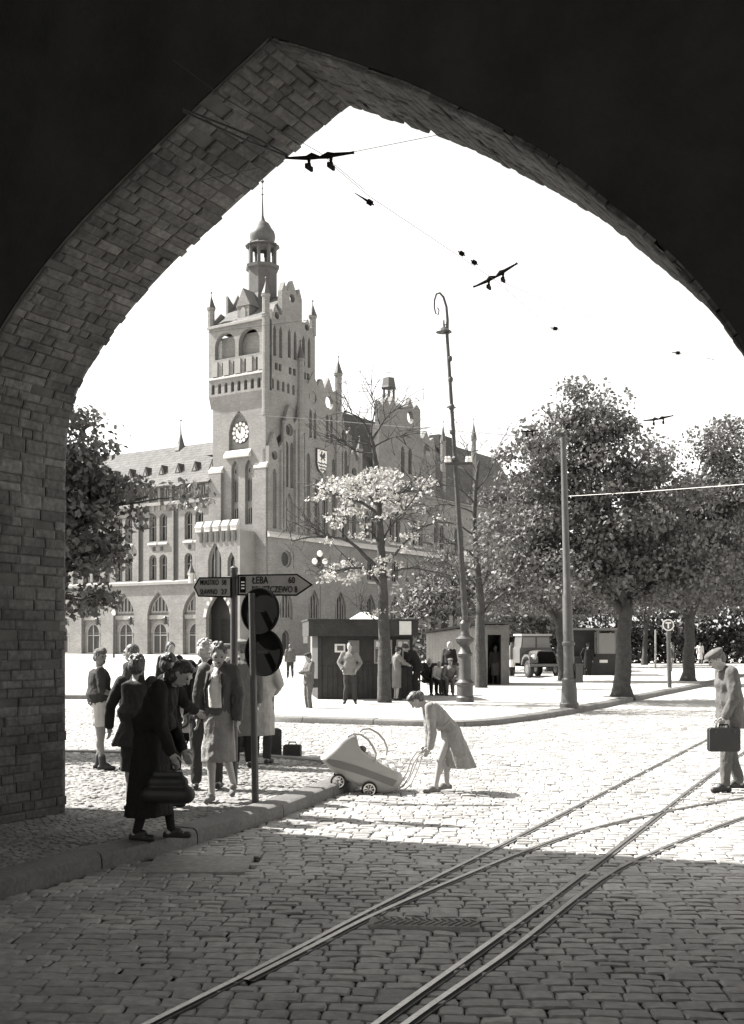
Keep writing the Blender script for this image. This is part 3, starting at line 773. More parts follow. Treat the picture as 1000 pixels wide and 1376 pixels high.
for tc in (4.2,): lanc(tc-.55, .7, 21.5, 27.4); lanc(tc+.55, .7, 21.5, 27.4); lanc(tc, 1.7, 15.8, 20.8, 1, None, 'hallplaster')
for tc in (1.15,): lanc(tc-.0, .8, 16, 23.6, 0, None, 'hallplaster')
for tc in (9.3, 13.1): lanc(tc-.5, .62, 28.6, 32.4, 0); lanc(tc+.5, .62, 28.6, 32.4, 0)
for tc in (8.3, 14.1): lanc(tc, .9, 15.8, 26.6, 0, None, 'hallplaster')
lanc(10.2, 1.3, 16, 23.4, 1); lanc(12.1, 1.3, 16, 23.4, 1)
for tc in (16.5,): lanc(tc-.55, .7, 22.0, 28.2); lanc(tc+.55, .7, 22.0, 28.2); lanc(tc, 1.6, 15.8, 21.0, 1)
lanc(19.1, .9, 16, 23.8, 0)
circ(3.6, 12.3, 1.1); circ(11.0, 12.3, 1.0); circ(18.0, 12.3, 1.0)
for tc in (3.6, 9.7, 15.8): lanc(tc, 2.6, 4.6, 8.6, 3, 2.2); lanc(tc-.2, 1.5, 0.05, 3.2, 0, .7, 'halldark')
wall(fg, gt, gh, .5)
for p, m, mm in gw_: window(fg, p, .5, m, (), m=mm, sill=False, bw=.1)
b = MB(); b.prism([(t, z) for t, z in [(0,0),(20.5,0),(20.5,26),(15.2,26.4),(15.2,33),(6.7,33),(6.3,27),(0.0,26)]], .501, 1.05, fg); b.build('gable_core', 'hallside', hall)
b = MB()
for t in (5.35, 7.35, 14.6, 17.6, 2.35):
    b = MB(); b.prism(rectp(t-.16, t+.16, 15.9, 26.0 if t in (2.35, 17.6) else 29), -.28, -.002, fg); b.build('pilaster', 'hallbrick', hall)

ledge(fg, -.3, 60, 15.6, .3, .35, .45)
pinnacle(6.6, -GO, 15.8, 38.2, 1.0, 2.2); pinnacle(15.2, -GO, 15.8, 38.0, 1.0, 2.2); pinnacle(20.6, -GO+.1, 15.8, 28.5, .8, 1.6)
pinnacle(3.1, -GO, 15.8, 29.6, .5, .9); pinnacle(18.0, -GO, 15.8, 30.0, .5, .9)
b = MB(); b.prism([(0.1,26),(20.4,26),(11,34.5)], -GO+.55, 10, f_y); b.build('roof', 'hallroof', hall)
# coat of arms: winged beast above three wavy bars
ct, cz = 11.1, 25.9
sh = [(ct-1.05,cz+1.35),(ct+1.05,cz+1.35),(ct+1.05,cz-.5),(ct+.75,cz-1.2),(ct,cz-1.75),(ct-.75,cz-1.2),(ct-1.05,cz-.5)]
b = MB(); b.prism([(ct+(t-ct)*1.14, cz+(z-cz)*1.12) for t, z in sh], -.22, -.01, fg); arms = b.build('coat_of_arms', 'halldark', hall)
b = MB(); b.prism(sh, -.27, -.225, fg); b.build('shield', 'white', arms)
bird = [(-.62,-.35),(-.3,-.3),(-.25,-.05),(-.55,.15),(-.62,.5),(-.4,.35),(-.3,.8),(-.05,1.0),(.05,.75),(-.12,.6),(0,.35),(.3,.7),(.7,.95),(.5,.6),(.75,.55),(.5,.3),(.72,.15),(.4,.05),(.55,-.3),(.7,-.38),(.35,-.4),(.2,-.1),(0,-.15),(-.1,-.4)]
b = MB(); b.prism([(ct+x, cz+.35+y*.9) for x, y in bird], -.3, -.275, fg)
for k in range(3):
    zb = cz - .35 - k*.42; wv = 1.0 - k*.2
    top = [(ct - wv + 2*wv*i/12, zb + .07*math.sin(i*1.6)) for i in range(13)]
    b.prism(top + [(t, z-.17) for t, z in reversed(top)], -.3, -.275, fg)
b.build('emblem', 'halldark', arms)
# --- long right wing
RW = 78
fw2 = MR(0)
holes = []; wins = []
for i in range(8):
    tc = 24.2 + 6.6*i
    a = archp(tc, 2.6, 4.6, 8.6, 2.2); c = archp(tc-.9, 1.2, 16.5, 20.5, 1.0); d = archp(tc+.9, 1.2, 16.5, 20.5, 1.0); e = roundp(tc, 1.8, 10.5, 13.6)
    holes += [a, c, d, e]; wins += [(a, 3), (c, 0), (d, 0), (e, 1)]
wall(fw2, rectp(20.7, RW, 0, 24.4), holes, .5)
for p, m in wins: window(fw2, p, .5, m, (), sill=True)
b = MB(); b.box(20.7, RW-.1, .5, 14, 0, 24.3); b.box(9.7, 20.7, .6, 12, 0, 26); b.build('wing_core', 'hallside', hall)
f_x = lambda t, z, d: Vector((d, t, z))
b = MB(); b.prism([(-.6, 24.4), (7, 36.0), (14.6, 24.4)], 15.6, RW, f_x); b.build('roof', 'hallroof', hall)
ledge(fw2, 20.7, RW, 24.7, .4, .35, .15, 'halltrim')
g2 = [(25.6,24),(42,24),(42,31.8),(41.4,33.6),(40.3,33.0),(39.2,34.3),(38.2,33),(37.4,33),(37.4,37.2),(36.3,37.9),(35.2,37.0),(34.4,38.6),(33.6,37.2),(32.4,36.8),(31.2,37.2),(30.4,36.6),(29.4,37.9),(28.5,36.4),(27.6,37.4),(26.6,36.0),(25.6,36.6)]
f2 = MR(.5)
wall(f2, g2, [circp(34.4, 35.6, .95), roundp(39.3, 1.9, 30.6, 32.3), archp(32.2,1.0,27,31), archp(34.3,1.0,27,31)], .7, 'hallside', 'gable')
b = MB(); b.prism([(26,24),(37.3,24),(37.3,33.2),(26,33.2)], .71, 1.4, f2); b.build('gable_core', 'hallside', hall)
b = MB(); b.lathe([(1.0,33),(1.0,38.1),(.7,38.1)], (31.6,1.6,0), 6)
for k in range(6):
    a = 2*math.pi*(k+.5)/6; b.tube([(31.6+.85*math.cos(a),1.6+.85*math.sin(a),38),(31.6+.85*math.cos(a),1.6+.85*math.sin(a),39.8)], .17, 5)
b.lathe([(1.25,39.7),(1.15,40.0),(.95,41.2),(.6,41.3)], (31.6,1.6,0), 6); b.build('turret', 'copper', hall)
for px in (600, 641):
    t = RT(px, 590)[0]; pinnacle(t, .6, 24, 33.6 if px == 600 else 35.8, .8, 3.0)
t = RT(627, 600)[0]; hbox('chimney', 'halldark', t, t+5, 5.2, 7.2, 33, 36.6)
# notice boards and car-level details on the wall
for (t, z, w_, h_) in ((13.0, 2.1, 1.1, .9), (14.4, 2.0, 1.0, 1.3), (13.7, 3.7, 1.4, .9), (7.1, 2.2, .9, 1.2)):
    b = MB(); b.prism(rectp(t, t+w_, z-.7, z-.7+h_), -.1, -.003, fg); b.build('notice', 'paper', hall)
# ------------------------------------------------------------------ trees
def limb(b, p, q, r0, r1, rr, wig=.08, n=5, sag=0.0, k=6):
    p = Vector(p); q = Vector(q); L_ = (q-p).length; pts = []; rad = []
    off = Vector((rr.uniform(-1,1), rr.uniform(-1,1), rr.uniform(-.3,1))) * wig * L_
    for i in range(n+1):
        t = i/n; pts.append(p.lerp(q, t) + off*math.sin(t*math.pi) + Vector((0,0,-sag*L_*math.sin(t*math.pi))) + Vector((rr.uniform(-1,1),rr.uniform(-1,1),rr.uniform(-1,1)))*.015*L_*(0<i<n))
        rad.append(r0 + (r1-r0)*t)
    b.tube(pts, rad, k, cap=True); return pts
def leaves(b, c, rad, n, size, rr, flatn=.35, tv=.3):
    vs = []; fs = []; base = len(b.v)
    for _ in range(n):
        d = Vector((rr.gauss(0,1), rr.gauss(0,1), rr.gauss(0,1))); d = d.normalized() * (rr.random() ** .45)
        p = Vector(c) + Vector((d.x*rad[0], d.y*rad[1], d.z*rad[2]))
        nrm = Vector((rr.gauss(0,1)+d.x*.8, rr.gauss(0,1)+d.y*.8, rr.gauss(flatn,1)+d.z*.8)).normalized()
        a = nrm.orthogonal().normalized(); a = (Matrix.Rotation(rr.uniform(0, 6.28), 3, nrm) @ a); w_ = nrm.cross(a)
        s = size * rr.uniform(.6, 1.35); i = len(vs) + base
        tn = rr.uniform(1-tv, 1+tv)
        b.v += [tuple(p - a*s*.5), tuple(p + w_*s*.33 + nrm*s*.06), tuple(p + a*s*.5), tuple(p - w_*s*.33 + nrm*s*.06)]
        b.f.append((len(b.v)-4, len(b.v)-3, len(b.v)-2, len(b.v)-1)); b.t += [tn]*4
def tree(name, label, base, lean, fork, tr, blobs, seed, nclump, nleaf, lsize, m='leaf', bark='bark', crad=.7, group='trees of the square', cat='tree', limbs=1, fill=0.0, gaps=.0):
    """blobs: (x, y, z, rx, ry, rz) in metres relative to the base"""
    rr = random.Random(seed); root = empty(name, (base[0], base[1], base[2] if len(base) > 2 else 0), 0, label, cat, group)
    tb = MB(); top = Vector((lean[0], lean[1], fork))
    n = 8; pts = [Vector((0,0,-.1)), Vector((0,0,.15))] + [Vector((lean[0]*t + rr.uniform(-.03,.03), lean[1]*t, fork*t)) for t in [i/n for i in range(1, n+1)]]
    rad = [tr*1.7, tr*1.25] + [tr*(1.08 - .35*i/n) for i in range(1, n+1)]
    tb.tube(pts, rad, 10)
    vol = [bl[3]*bl[4]*bl[5] for bl in blobs]; cents = []
    lf = MB()
    for i in range(nclump):
        bl = rr.choices(blobs, vol)[0]
        d = Vector((rr.gauss(0,1), rr.gauss(0,1), rr.gauss(0,1))).normalized() * (rr.uniform(.45, 1.0) if rr.random() > fill else rr.uniform(0, .6))
        c = Vector((bl[0]+d.x*bl[3], bl[1]+d.y*bl[4], bl[2]+d.z*bl[5])); cents.append((c, bl))
        r = crad * rr.uniform(.6, 1.3)
        leaves(lf, c, (r*1.15, r*1.15, r*.7), int(nleaf*rr.uniform(.6, 1.3)), lsize, rr)
    for bl in blobs:
        bc = Vector(bl[:3]); k = min(1, .55); ins = top.lerp(bc, 0)
        ptsb = limb(tb, top - Vector((0,0,rr.uniform(.0,.25*fork))), bc, tr*.55, tr*.16, rr, .10, 6)
        near = [c for c, b_ in cents if b_ is bl]; rr.shuffle(near)
        for c in near[:int(10*limbs)]:
            s = ptsb[rr.randint(2, 6)]; q = limb(tb, s, c, tr*.15, tr*.03, rr, .12, 4, k=5)
    tb.build('trunk', bark, root, smooth=True)
    lf.build('crown', m, root, tone=True, fix=False)
    return root

# big leafy lime right of centre
p = gp(836, 936, .12)
tree('lime_tree', 'tall leafy tree with the widest crown, right of the iron mast', (p.x, p.y, .12), (.1, 0, 0), 2.9, .25,
     [(-1.2,.3,5.6,2.3,2.3,2.1), (-2.7,.4,4.5,1.7,2,1.6), (.7,-.3,5.0,1.9,2,1.8), (-1.2,.3,8.3,1.45,1.6,1.3), (-2.2,.2,7.0,1.4,1.6,1.4), (-.6,0,3.4,3.2,2.2,1.05), (1.8,0,3.7,1.6,1.8,1.1), (.2,.2,7.0,1.2,1.4,1.2), (-1.0,.2,7.5,1.8,1.5,1.0)], 21, 400, 100, .145, crad=.55, fill=.2)
p = gp(925, 915, .12)
tree('lime_tree', 'leafy tree behind the round T stop sign', (p.x, p.y, .12), (.1,0,0), 3.2, .25,
     [(-.9,0,6.2,2.5,2.2,2.1), (1.0,.3,7.8,2.0,2.0,2.0), (-2.6,0,5.2,1.8,1.8,1.6), (-.4,0,3.9,3.2,2.2,1.0), (-1.4,.2,8.6,1.3,1.5,1.2), (1.9,0,5.0,2.0,2.0,1.6), (-1.8,0,4.2,1.9,1.9,1.2), (1.4,.2,9.8,1.3,1.2,1.5), (2.0,.3,8.0,1.5,1.5,1.6), (.2,0,4.3,2,2,1)], 22, 420, 95, .17, crad=.65, fill=.2)
tree('lime_tree', 'leafy tree farther right whose crown meets the arch', (19.2, 55, .0), (.1,0,0), 3.4, .27,
     [(-1.5,0,7.4,2.8,2.6,2.8), (1.3,0,9.4,2.8,2.4,2.8), (-3.0,0,4.6,2.4,2,1.6), (1.5,0,5.3,3,2.5,2), (-1.5,0,4.4,2.2,2.2,1.4)], 23, 330, 90, .21, crad=.75, fill=.2)
tree('lime_tree', 'loose pale tree between the light hut and the widest crown', (7.95, 46.5, .0), (-.2,0,0), 3.3, .18,
     [(-2.0,0,5.2,1.5,1.7,1.5), (-.9,0,7.0,1.5,1.7,1.7), (-1.9,0,8.2,1.0,1.0,1.0), (.0,.2,5.0,1.4,1.5,1.4), (-1.3,0,3.7,2.3,1.5,1.0), (-2.9,0,5.0,1.2,1.4,1.4), (-2.5,0,7.0,1.2,1.2,1.2)], 24, 230, 85, .16, crad=.55, fill=.1)
# trees and hedge in the depth of the park
rr = random.Random(31)
far = [(4.2, 64, 7.0, 3.0), (8.6, 70, 7.6, 3.2), (14.0, 78, 9.5, 3.8), (20.5, 84, 11, 4.2), (28, 82, 12, 4.4), (35, 86, 13, 4.6), (10.5, 66, 6.5, 2.6), (25, 66, 10, 3.6)]
for i, (x, y, h, r) in enumerate(far):
    lab = ['small dense tree behind the dark kiosk', 'dense tree behind the light hut roof', 'dark tree far behind the truck', 'dark tree in the park behind the iron pole', 'far dark tree between the two thick trunks',
           'farthest dark tree at the right edge of the park', 'low round tree beside the light hut', 'dark park tree behind the T stop sign'][i]
    tree('park_tree', lab, (x, y, 0), (rr.uniform(-.3,.3),0,0), h*.3, .2, [(0,0,h*.6,r,r,h*.26), (r*.4,0,h*.8,r*.6,r*.6,h*.18), (-r*.5,0,h*.5,r*.75,r*.7,h*.2)], 40+i, 75, 70, .30, m='leafdark', crad=1.0, group='trees in the depth of the park', fill=.2, limbs=.4)
b = MB(); rr = random.Random(77)
for i in range(150):
    x = 4 + i*.36; y = 92 + rr.uniform(-1, 1) - .15*(x-4)*.5
    leaves(b, (x, y, 3.4 + rr.uniform(-.9, 1.5)), (1.2, 1.0, 1.4), 70, .42, rr)
    leaves(b, (x, y+.8, 1.9), (1.1, 1.0, 1.2), 80, .42, rr)
    leaves(b, (x, y, .7), (1.1, 1.0, .9), 70, .38, rr)
o = b.build('shrubbery', 'hedge', tone=True, fix=False); tag(o, 'dark mass of shrubs closing the park behind the trunks', 'shrubbery', kind='stuff')

# dark leafy tree close on the left, half hidden by the pier
tree('maple_tree', 'dark leafy tree on the left, half hidden behind the brick pier', (-6.3, 17.6, .1), (.1,0,0), 2.4, .13,
     [(1.45,0,5.2,.42,.8,.30), (1.45,0,4.3,.85,1.1,.65), (1.5,0,3.2,.85,1.1,.65), (1.35,0,2.35,.60,.9,.42), (2.75,.1,3.95,.6,.6,.26), (2.35,.1,4.15,.6,.6,.3), (2.25,.1,3.4,.55,.6,.45), (2.0,.1,4.75,.3,.5,.3), (1.3,0,3.8,1.0,1.1,1.2), (1.9,.1,2.9,.55,.7,.4), (1.7,.1,2.3,.55,.7,.35), (1.75,.1,4.9,.35,.5,.3), (.3,0,5.4,.8,1.3,1.0), (2.1,0,4.25,.45,.6,.4), (.2,.2,3.6,1.0,1.3,1.2), (-1.2,.3,4.6,1.5,1.6,1.5), (-1.2,.5,7.0,1.6,1.5,1.2)], 51, 420, 95, .115, m='leafdark', crad=.33, group='trees near the gate', fill=.15)

# pollarded plane tree in the middle, bare limbs with a few pale tufts
def bare(name, label, base, lp, seed, tufts, tb_r, twigs=6, ext=.9, m='leafpale', tcount=26, lsize=.13):
    rr = random.Random(seed); root = empty(name, base, 0, label, 'tree', 'trees of the square'); B = Vector(base); D = base[1]
    b = MB()
    def P(px, py, dd=0): return at(px, py, D + dd) - B
    for (pts, r0, r1) in lp:
        q = []; pv = 0
        for j, a in enumerate(pts):
            q.append(P(a[0], a[1], a[2] if len(a) > 2 else 0))
        q = [Vector(v) for v in smooth_poly([tuple(v) for v in q], 4)]; n = len(q)
        q = [v + Vector((rr.uniform(-1,1), rr.uniform(-1,1), rr.uniform(-1,1)))*.012*(i > 0) for i, v in enumerate(q)]
        rad = [(r0 + (r1-r0)*(i/(n-1))**(.6 if r0 < .15 else .8))*(.75 if r0 < .15 else 1) for i in range(n)]
        b.tube(q, rad, 8 if r0 > .08 else 6)
        if r0 < .14:
            for _ in range(twigs):
                i = rr.randint(n//3, n-1); d = (q[i]-q[max(i-1,0)]).normalized()
                e = q[i] + (d*rr.uniform(.3,1) + Vector((rr.gauss(0,.5), rr.gauss(0,.7), rr.gauss(.25,.5)))).normalized()*ext*rr.uniform(.5,1.2)
                mid = limb(b, q[i], e, max(rad[i]*.5, .012), .006, rr, .1, 4, k=5)
                for _k in range(2):
                    s = mid[rr.randint(1,4)]; e2 = s + Vector((rr.gauss(0,.4), rr.gauss(0,.4), rr.gauss(.15,.35)))*ext*.7
                    limb(b, s, e2, .009, .004, rr, .1, 3, k=4)
    b.build('trunk', 'bark', root, smooth=True)
    lf = MB()
    for (x0, x1, y0, y1, cnt, dd) in tufts:
        for _ in range(cnt):
            c = P(rr.uniform(x0, x1), rr.uniform(y0, y1), rr.uniform(-dd, dd))
            leaves(lf, c, (.22, .22, .12), tcount, lsize, rr, .9)
    lf.build('crown', m, root, tone=True, fix=False)
    return root
p = gp(517, 944, .12)
bare('plane_tree', 'pruned tree rising behind the dark kiosk with bare limbs and pale leaf tufts', (p.x, p.y, .12), [
    ([(517,945),(516,900),(516,850),(515,800),(514,765),(511,720),(508,670),(506,630),(502,600),(498,585)], .20, .035),
    ([(498,590),(490,570),(478,558),(462,553,-.5)], .05, .015), ([(499,592),(512,572),(524,556),(536,548,.4)], .05, .015), ([(500,600),(480,594),(460,592),(440,580,-.8)], .05, .012), ([(502,610),(478,606),(455,590),(430,585,.7)], .045, .012),
    ([(498,588),(500,570),(504,550),(500,532)], .04, .012), ([(504,600),(522,590),(540,586,.6)], .04, .012),
    ([(508,690),(490,678),(465,668),(442,660),(420,652,-.6)], .08, .02), ([(508,680),(485,655),(462,648),(436,648,.8)], .06, .015), ([(507,680),(530,664),(552,660),(575,659,.7)], .07, .02), ([(508,700),(535,690),(552,676,-1.2),(566,655,-1.4)], .06, .02),
    ([(513,770),(492,748),(470,728),(445,722),(415,722),(392,728,-.8)], .10, .02), ([(445,722),(428,712),(412,700,.5)], .03, .01), ([(514,790),(490,765),(465,764),(440,770),(420,772,.4)], .07, .02),
    ([(516,760),(530,745),(545,728),(562,712,.8),(590,700,1)], .08, .02), ([(515,780),(540,765),(570,765,1),(610,775,1.6)], .06, .02), ([(514,740),(520,715),(532,700),(545,690,-1)], .05, .02),
    ([(512,735),(500,715),(488,700,1.2)], .05, .015), ([(516,840),(500,830),(486,822,-.4)], .03, .01)], 61,
    [(425,470,644,662,20,1.5),(445,535,636,668,34,1.6),(462,530,655,692,24,1.5),(440,500,690,730,8,1.5),(500,590,640,700,16,1.6),(478,566,630,652,20,1.3),(515,562,664,684,14,1.2),(470,560,690,740,10,1.3),(420,440,660,672,5,.6),(452,475,672,690,6,.6),(440,480,755,766,7,.6),(425,450,768,780,8,.6),(470,524,758,774,9,.6),(455,480,774,786,6,.5),(512,545,738,760,5,.6),(488,520,820,834,4,.3)], .2, 12, .9, tcount=15, lsize=.10)
p = gp(647, 924, .12)
bare('plane_tree', 'thin limbed tree with bare spreading twigs beside the tall lamp post', (p.x, p.y, .12), [
    ([(647,930),(646,890),(645,850),(646,815),(643,780),(640,745),(637,700),(640,650),(644,620)], .24, .05),
    ([(642,790),(625,772),(605,765),(585,760,-1)], .08, .02), ([(646,830),(662,808),(685,795),(710,790,1)], .08, .02), ([(643,800),(655,775),(664,760,1)], .06, .02),
    ([(640,750),(620,735),(598,730),(570,735,1)], .07, .02), ([(638,720),(615,705),(590,702),(565,708,-1)], .06, .02), ([(638,690),(615,680),(590,678),(572,684,.8)], .05, .015),
    ([(640,680),(622,660),(600,652),(580,655,-.6)], .05, .015), ([(640,660),(655,640),(668,610),(676,590,.8)], .05, .012), ([(641,650),(622,630),(600,622,1),(575,628,1)], .045, .012),
    ([(640,740),(660,715),(680,690,1),(690,660,1)], .06, .015), ([(641,770),(618,790),(596,796,.8),(570,800,.8)], .05, .012), ([(641,640),(632,615),(622,596,-.5)], .03, .01), ([(640,735),(610,752),(580,757,-1)], .05, .012)], 62,
    [(600,700,690,760,14,1.2),(560,640,700,800,22,1.4)], .2, 12, 1.2, m='leaf', tcount=14)
# ------------------------------------------------------------------ street furniture
# finger post
def disc(b, c, r, t, M, n=36):
    b.lathe([(r*.985, -t/2), (r, -t/2+.004), (r, t/2-.004), (r*.985, t/2)], c, n, M)
D = 12.75; px0 = at(314.5, 900, D).x
root = empty('finger_post', (px0, D, .12), 0, 'dark post carrying two town direction arms, left behind the black round signs', 'signpost')
b = MB(); b.lathe([(.042,-.1),(.042,2.42),(.046,2.43),(.046,2.47),(.02,2.49)], n=14); b.build('post', 'iron', root)
def arm(pts, y, lines, boxed, name):
    P = [(at(x, yy, D).x - px0, at(x, yy, D).z - .12) for x, yy in pts]
    f = lambda t, z, d: Vector((t, d, z))
    b = MB(); b.prism(P, y, y + .028, f); o = b.build('sign_arm', 'black', root)
    cx_ = sum(p[0] for p in P)/len(P); cz_ = (min(p[1] for p in P)+max(p[1] for p in P))/2
    b = MB(); Q = []
    n = len(P)
    for i in range(n):                      # inset outline
        a, c, e = Vector(P[i-1]), Vector(P[i]), Vector(P[(i+1) % n])
        d1 = (c-a).normalized(); d2 = (e-c).normalized(); n1 = Vector((-d1.y, d1.x)); n2 = Vector((-d2.y, d2.x)); bi = (n1+n2).normalized()
        k = .017/max(.35, bi.dot(n1)); area = sum(P[j-1][0]*P[j][1]-P[j][0]*P[j-1][1] for j in range(n))
        Q.append(tuple(c + bi*k*(1 if area > 0 else -1)))
    b.prism(Q, y - .004, y - .0005, f); b.build('panel', 'sign_grey', o)
    for body, xa, xb, yy, sz in lines:
        c = at((xa+xb)/2, yy, D); M = Matrix.Translation((c.x-px0, y-.008, c.z-.12)) @ Matrix.Rotation(R(90), 4, 'X')
        textobj(body, sz, M, 'black', o, ext=.002, width=(xb-xa)/F*D)
    return o
arm([(261,789),(268.5,776),(312,775.5),(312,803.5),(267,802)], -.05, [('MIASTKO', 270,295,783.2,.085), ('58', 299,305,783.2,.085), ('SŁAWNO', 270,293,796.0,.085), ('27', 298,306,796.0,.085)], False, 'a')
ra = arm([(320,772.5),(400,771.5),(421,786),(399,801),(320,800.5)], -.058, [('ŁEBA', 339.5,361.5,780.5,.115), ('60', 388,397,780.5,.1), ('BRUSZCZEWO 8', 339.5,400,792.8,.1)], True, 'b')
b = MB(); c = at(327, 786, D); b.box(c.x-px0-.03, c.x-px0+.035, -.072, -.063, c.z-.12-.09, c.z-.12+.09); b.build('badge', 'black', ra)
b = MB(); 
for k in range(3): b.box(c.x-px0-.015, c.x-px0+.022, -.078, -.073, c.z-.17+k*.035, c.z-.155+k*.035)
b.build('badge_mark', 'white', ra)
b = MB(); b.bar((0,0,2.36),(.12,-.03,2.36),.03,.01); b.bar((0,0,2.16),(.12,-.03,2.16),.03,.01); b.build('bracket', 'iron', root)
# post with the two round traffic signs seen from behind
base = gp(343.5, 1080, .12); D2 = base.y
root = empty('traffic_sign_post', base, 0, 'thin pole at the kerb with two round black sign plates seen from behind', 'traffic sign')
b = MB(); tp = at(338.5, 797, D2) - base; b.tube([(0,0,-.1), tuple(tp*.5), tuple(tp)], [.036,.034,.034], 12); b.build('post', 'ironpaint', root)
for px, py in ((349.5, 821), (354.5, 877)):
    c = at(px, py, D2 + .06) - base; M = Matrix.Rotation(R(-33), 3, 'Z') @ Matrix.Rotation(R(90), 3, 'X')
    b = MB(); disc(b, c, .232, .014, M, 40); b.lathe([(.235, -.02),(.24,-.008),(.24,.008),(.235,.02),(.222,.02),(.222,-.02)], c, 40, M); o = b.build('sign_plate', 'black', root)
    b = MB(); b.box(-.07, .05, -.05, -.01, -.012, .012, Matrix.Translation(c)); b.build('clamp', 'iron', o)

# tall curled lamp post on the island
base = gp(625, 943, .12); D = base.y
root = empty('street_lamp', base, 0, 'very tall ornate iron lamp post with curled top, standing by the bench', 'street lamp')
prof = [(.24,0),(.25,.12),(.22,.16),(.22,.42),(.25,.46),(.25,.52),(.2,.56),(.17,.62),(.165,1.2),(.2,1.24),(.21,1.3),(.17,1.34),(.12,1.5),(.24,1.62),(.26,1.7),(.14,1.78),(.1,1.9),(.13,2.0),(.15,2.12),(.09,2.2),(.075,2.4)]
b = MB(); b.lathe(prof, n=16); b.build('base', 'ironpaint', root, smooth=True, angle=30)
def LP(px, py): return at(px, py, D) - base
top = LP(601, 452); b = MB(); s0 = Vector((.0,0,2.35)); b.tube([s0, s0.lerp(top, .3), s0.lerp(top, .62), top], [.085,.07,.055,.045], 12)
for px, py, r in ((607,547,.085), (604.5,482,.07), (612,617,.10), (608,580,.08), (605.5,510,.07)):
    c = LP(px, py); b.lathe([(r*.7,-.07),(r,-.03),(r,.03),(r*.7,.07)], c, 12)
b.build('shaft', 'iron', root)
b = MB(); b.tube([top, LP(601.5,430), LP(600,412), LP(596,399), LP(591,393.5), LP(586.5,395), LP(584,403), LP(583.8,413), LP(585.5,421), LP(589,423), LP(590,417), LP(588,413)], [.045,.04,.035,.032,.03,.028,.025,.022,.02,.02,.018,.015], 8)
b.tube([LP(601,448), LP(595,446), LP(597,437), LP(600,436)], .018, 6); b.build('scroll', 'iron', root)
b = MB(); c = LP(596.5, 444); b.lathe([(.02,.28),(.03,.12),(.06,.08),(.2,-.02),(.22,-.05),(.18,-.05)], c, 14); b.build('lamp_shade', 'iron', root)
b = MB(); b.bar(LP(598,624), LP(634,623), .09, .07); b.bar(LP(612,600), LP(604,601), .04, .03); b.build('cross_arm', 'iron', root)
for px in (600, 604, 628, 632):
    b = MB(); b.lathe([(.035,0),(.06,.02),(.055,.09),(.035,.1),(.05,.13),(.03,.17)], LP(px, 621.5), 8); b.build('insulator', 'white', root)
b = MB(); b.bar(LP(600,547), LP(613,548), .03, .03); b.build('cross_arm', 'iron', root)

# straight iron mast right of it
base = gp(765, 951, .12); D = base.y
root = empty('tram_mast', base, 0, 'stout iron mast with a small box on it, in front of the truck', 'mast')
b = MB(); b.lathe([(.23,0),(.235,.1),(.2,.16),(.19,.42),(.17,.62),(.185,.66),(.185,.7),(.15,.74),(.135,.9)], n=14); b.build('base', 'ironpaint', root, smooth=True, angle=30)
top = LP(757, 588); b = MB(); b.tube([(0,0,.85), Vector((0,0,.85)).lerp(top,.33), Vector((0,0,.85)).lerp(top,.34), top], [.135,.12,.095,.07], 12); b.lathe([(.14,-.05),(.16,-.02),(.16,.03),(.13,.05)], LP(764,865), 12); b.build('shaft', 'ironpaint', root, smooth=True, angle=40)
b = MB(); b.box(.14,.32,-.12,.1,.62,1.05); b.box(.12,.34,-.14,.12,1.05,1.08); b.build('switch_box', 'ironpaint', root)

# dark news kiosk
kb = gp(427, 939.5, .12); ang = R(7)
root = empty('kiosk', kb, ang, 'low dark wooden kiosk with flat roof and posters behind the boy in the light jacket', 'kiosk')
W_, DP, H_ = 2.72, 2.3, 2.02
b = MB(); b.box(0, W_, .0, DP, 0, 2.0); wo = b.build('wall', 'wood_dark', root)
b = MB()
for i in range(19): b.box(i*.143+.005, i*.143+.136, -.018, -.001, .02, .93)
b.build('boarding', 'wood_dark', wo)
b = MB(); b.box(-.28, W_+.1, -.35, DP+.2, 1.78, 2.22); b.box(-.31, W_+.13, -.38, DP+.23, 2.22, 2.26); rf = b.build('roof', 'wood_dark', root)
b = MB(); b.lathe([(.62,2.27),(.15,2.48),(.05,2.5)], (1.45,1.1,0), 4); b.build('roof_vent', 'white', rf)
for (x0,x1,z0,z1) in ((1.62,2.1,1.02,1.66),(2.26,2.6,1.02,1.66)):
    b = MB(); b.box(x0,x1,-.022,-.002,z0,z1); wn = b.build('window', 'glass', root)
    b = MB(); 
    for x in (x0, (x0+x1)/2, x1): b.box(x-.018, x+.018, -.045, -.024, z0, z1)
    for z in (z0, (z0+z1)/2+.1, z1): b.box(x0-.02, x1+.02, -.05, -.046, z-.018, z+.018)
    b.build('window_frame', 'wood_light', wn)
    b = MB(); b.box(x0+.03,x1-.03,-.03,-.0225,z1-.19,z1-.03); b.build('blind', 'paper', wn)
b = MB(); b.box(-.0,.1,-.04,-.02,.1,1.75); b.box(.45,1.5,-.045,-.02,.98,1.03); b.build('ledge', 'wood_dark', root)
for (x0,x1,z0,z1,m) in ((.48,.78,1.32,1.56,'paper'),(.86,1.18,1.28,1.66,'cmid')):
    b = MB(); b.box(x0,x1,-.03,-.02,z0,z1); po = b.build('poster', m, root)
    if m == 'paper':
        b = MB(); b.box(x0+.07,x1-.05,-.036,-.031,z0+.05,z1-.05); b.build('picture', 'cgrey', po)
b = MB(); b.box(2.28,2.62,-.375,-.352,1.82,2.2); b.build('poster', 'paper', root)
root = empty('notice_board', gp(422, 921, .12), 0, 'narrow white board standing at the left end of the dark kiosk', 'board')
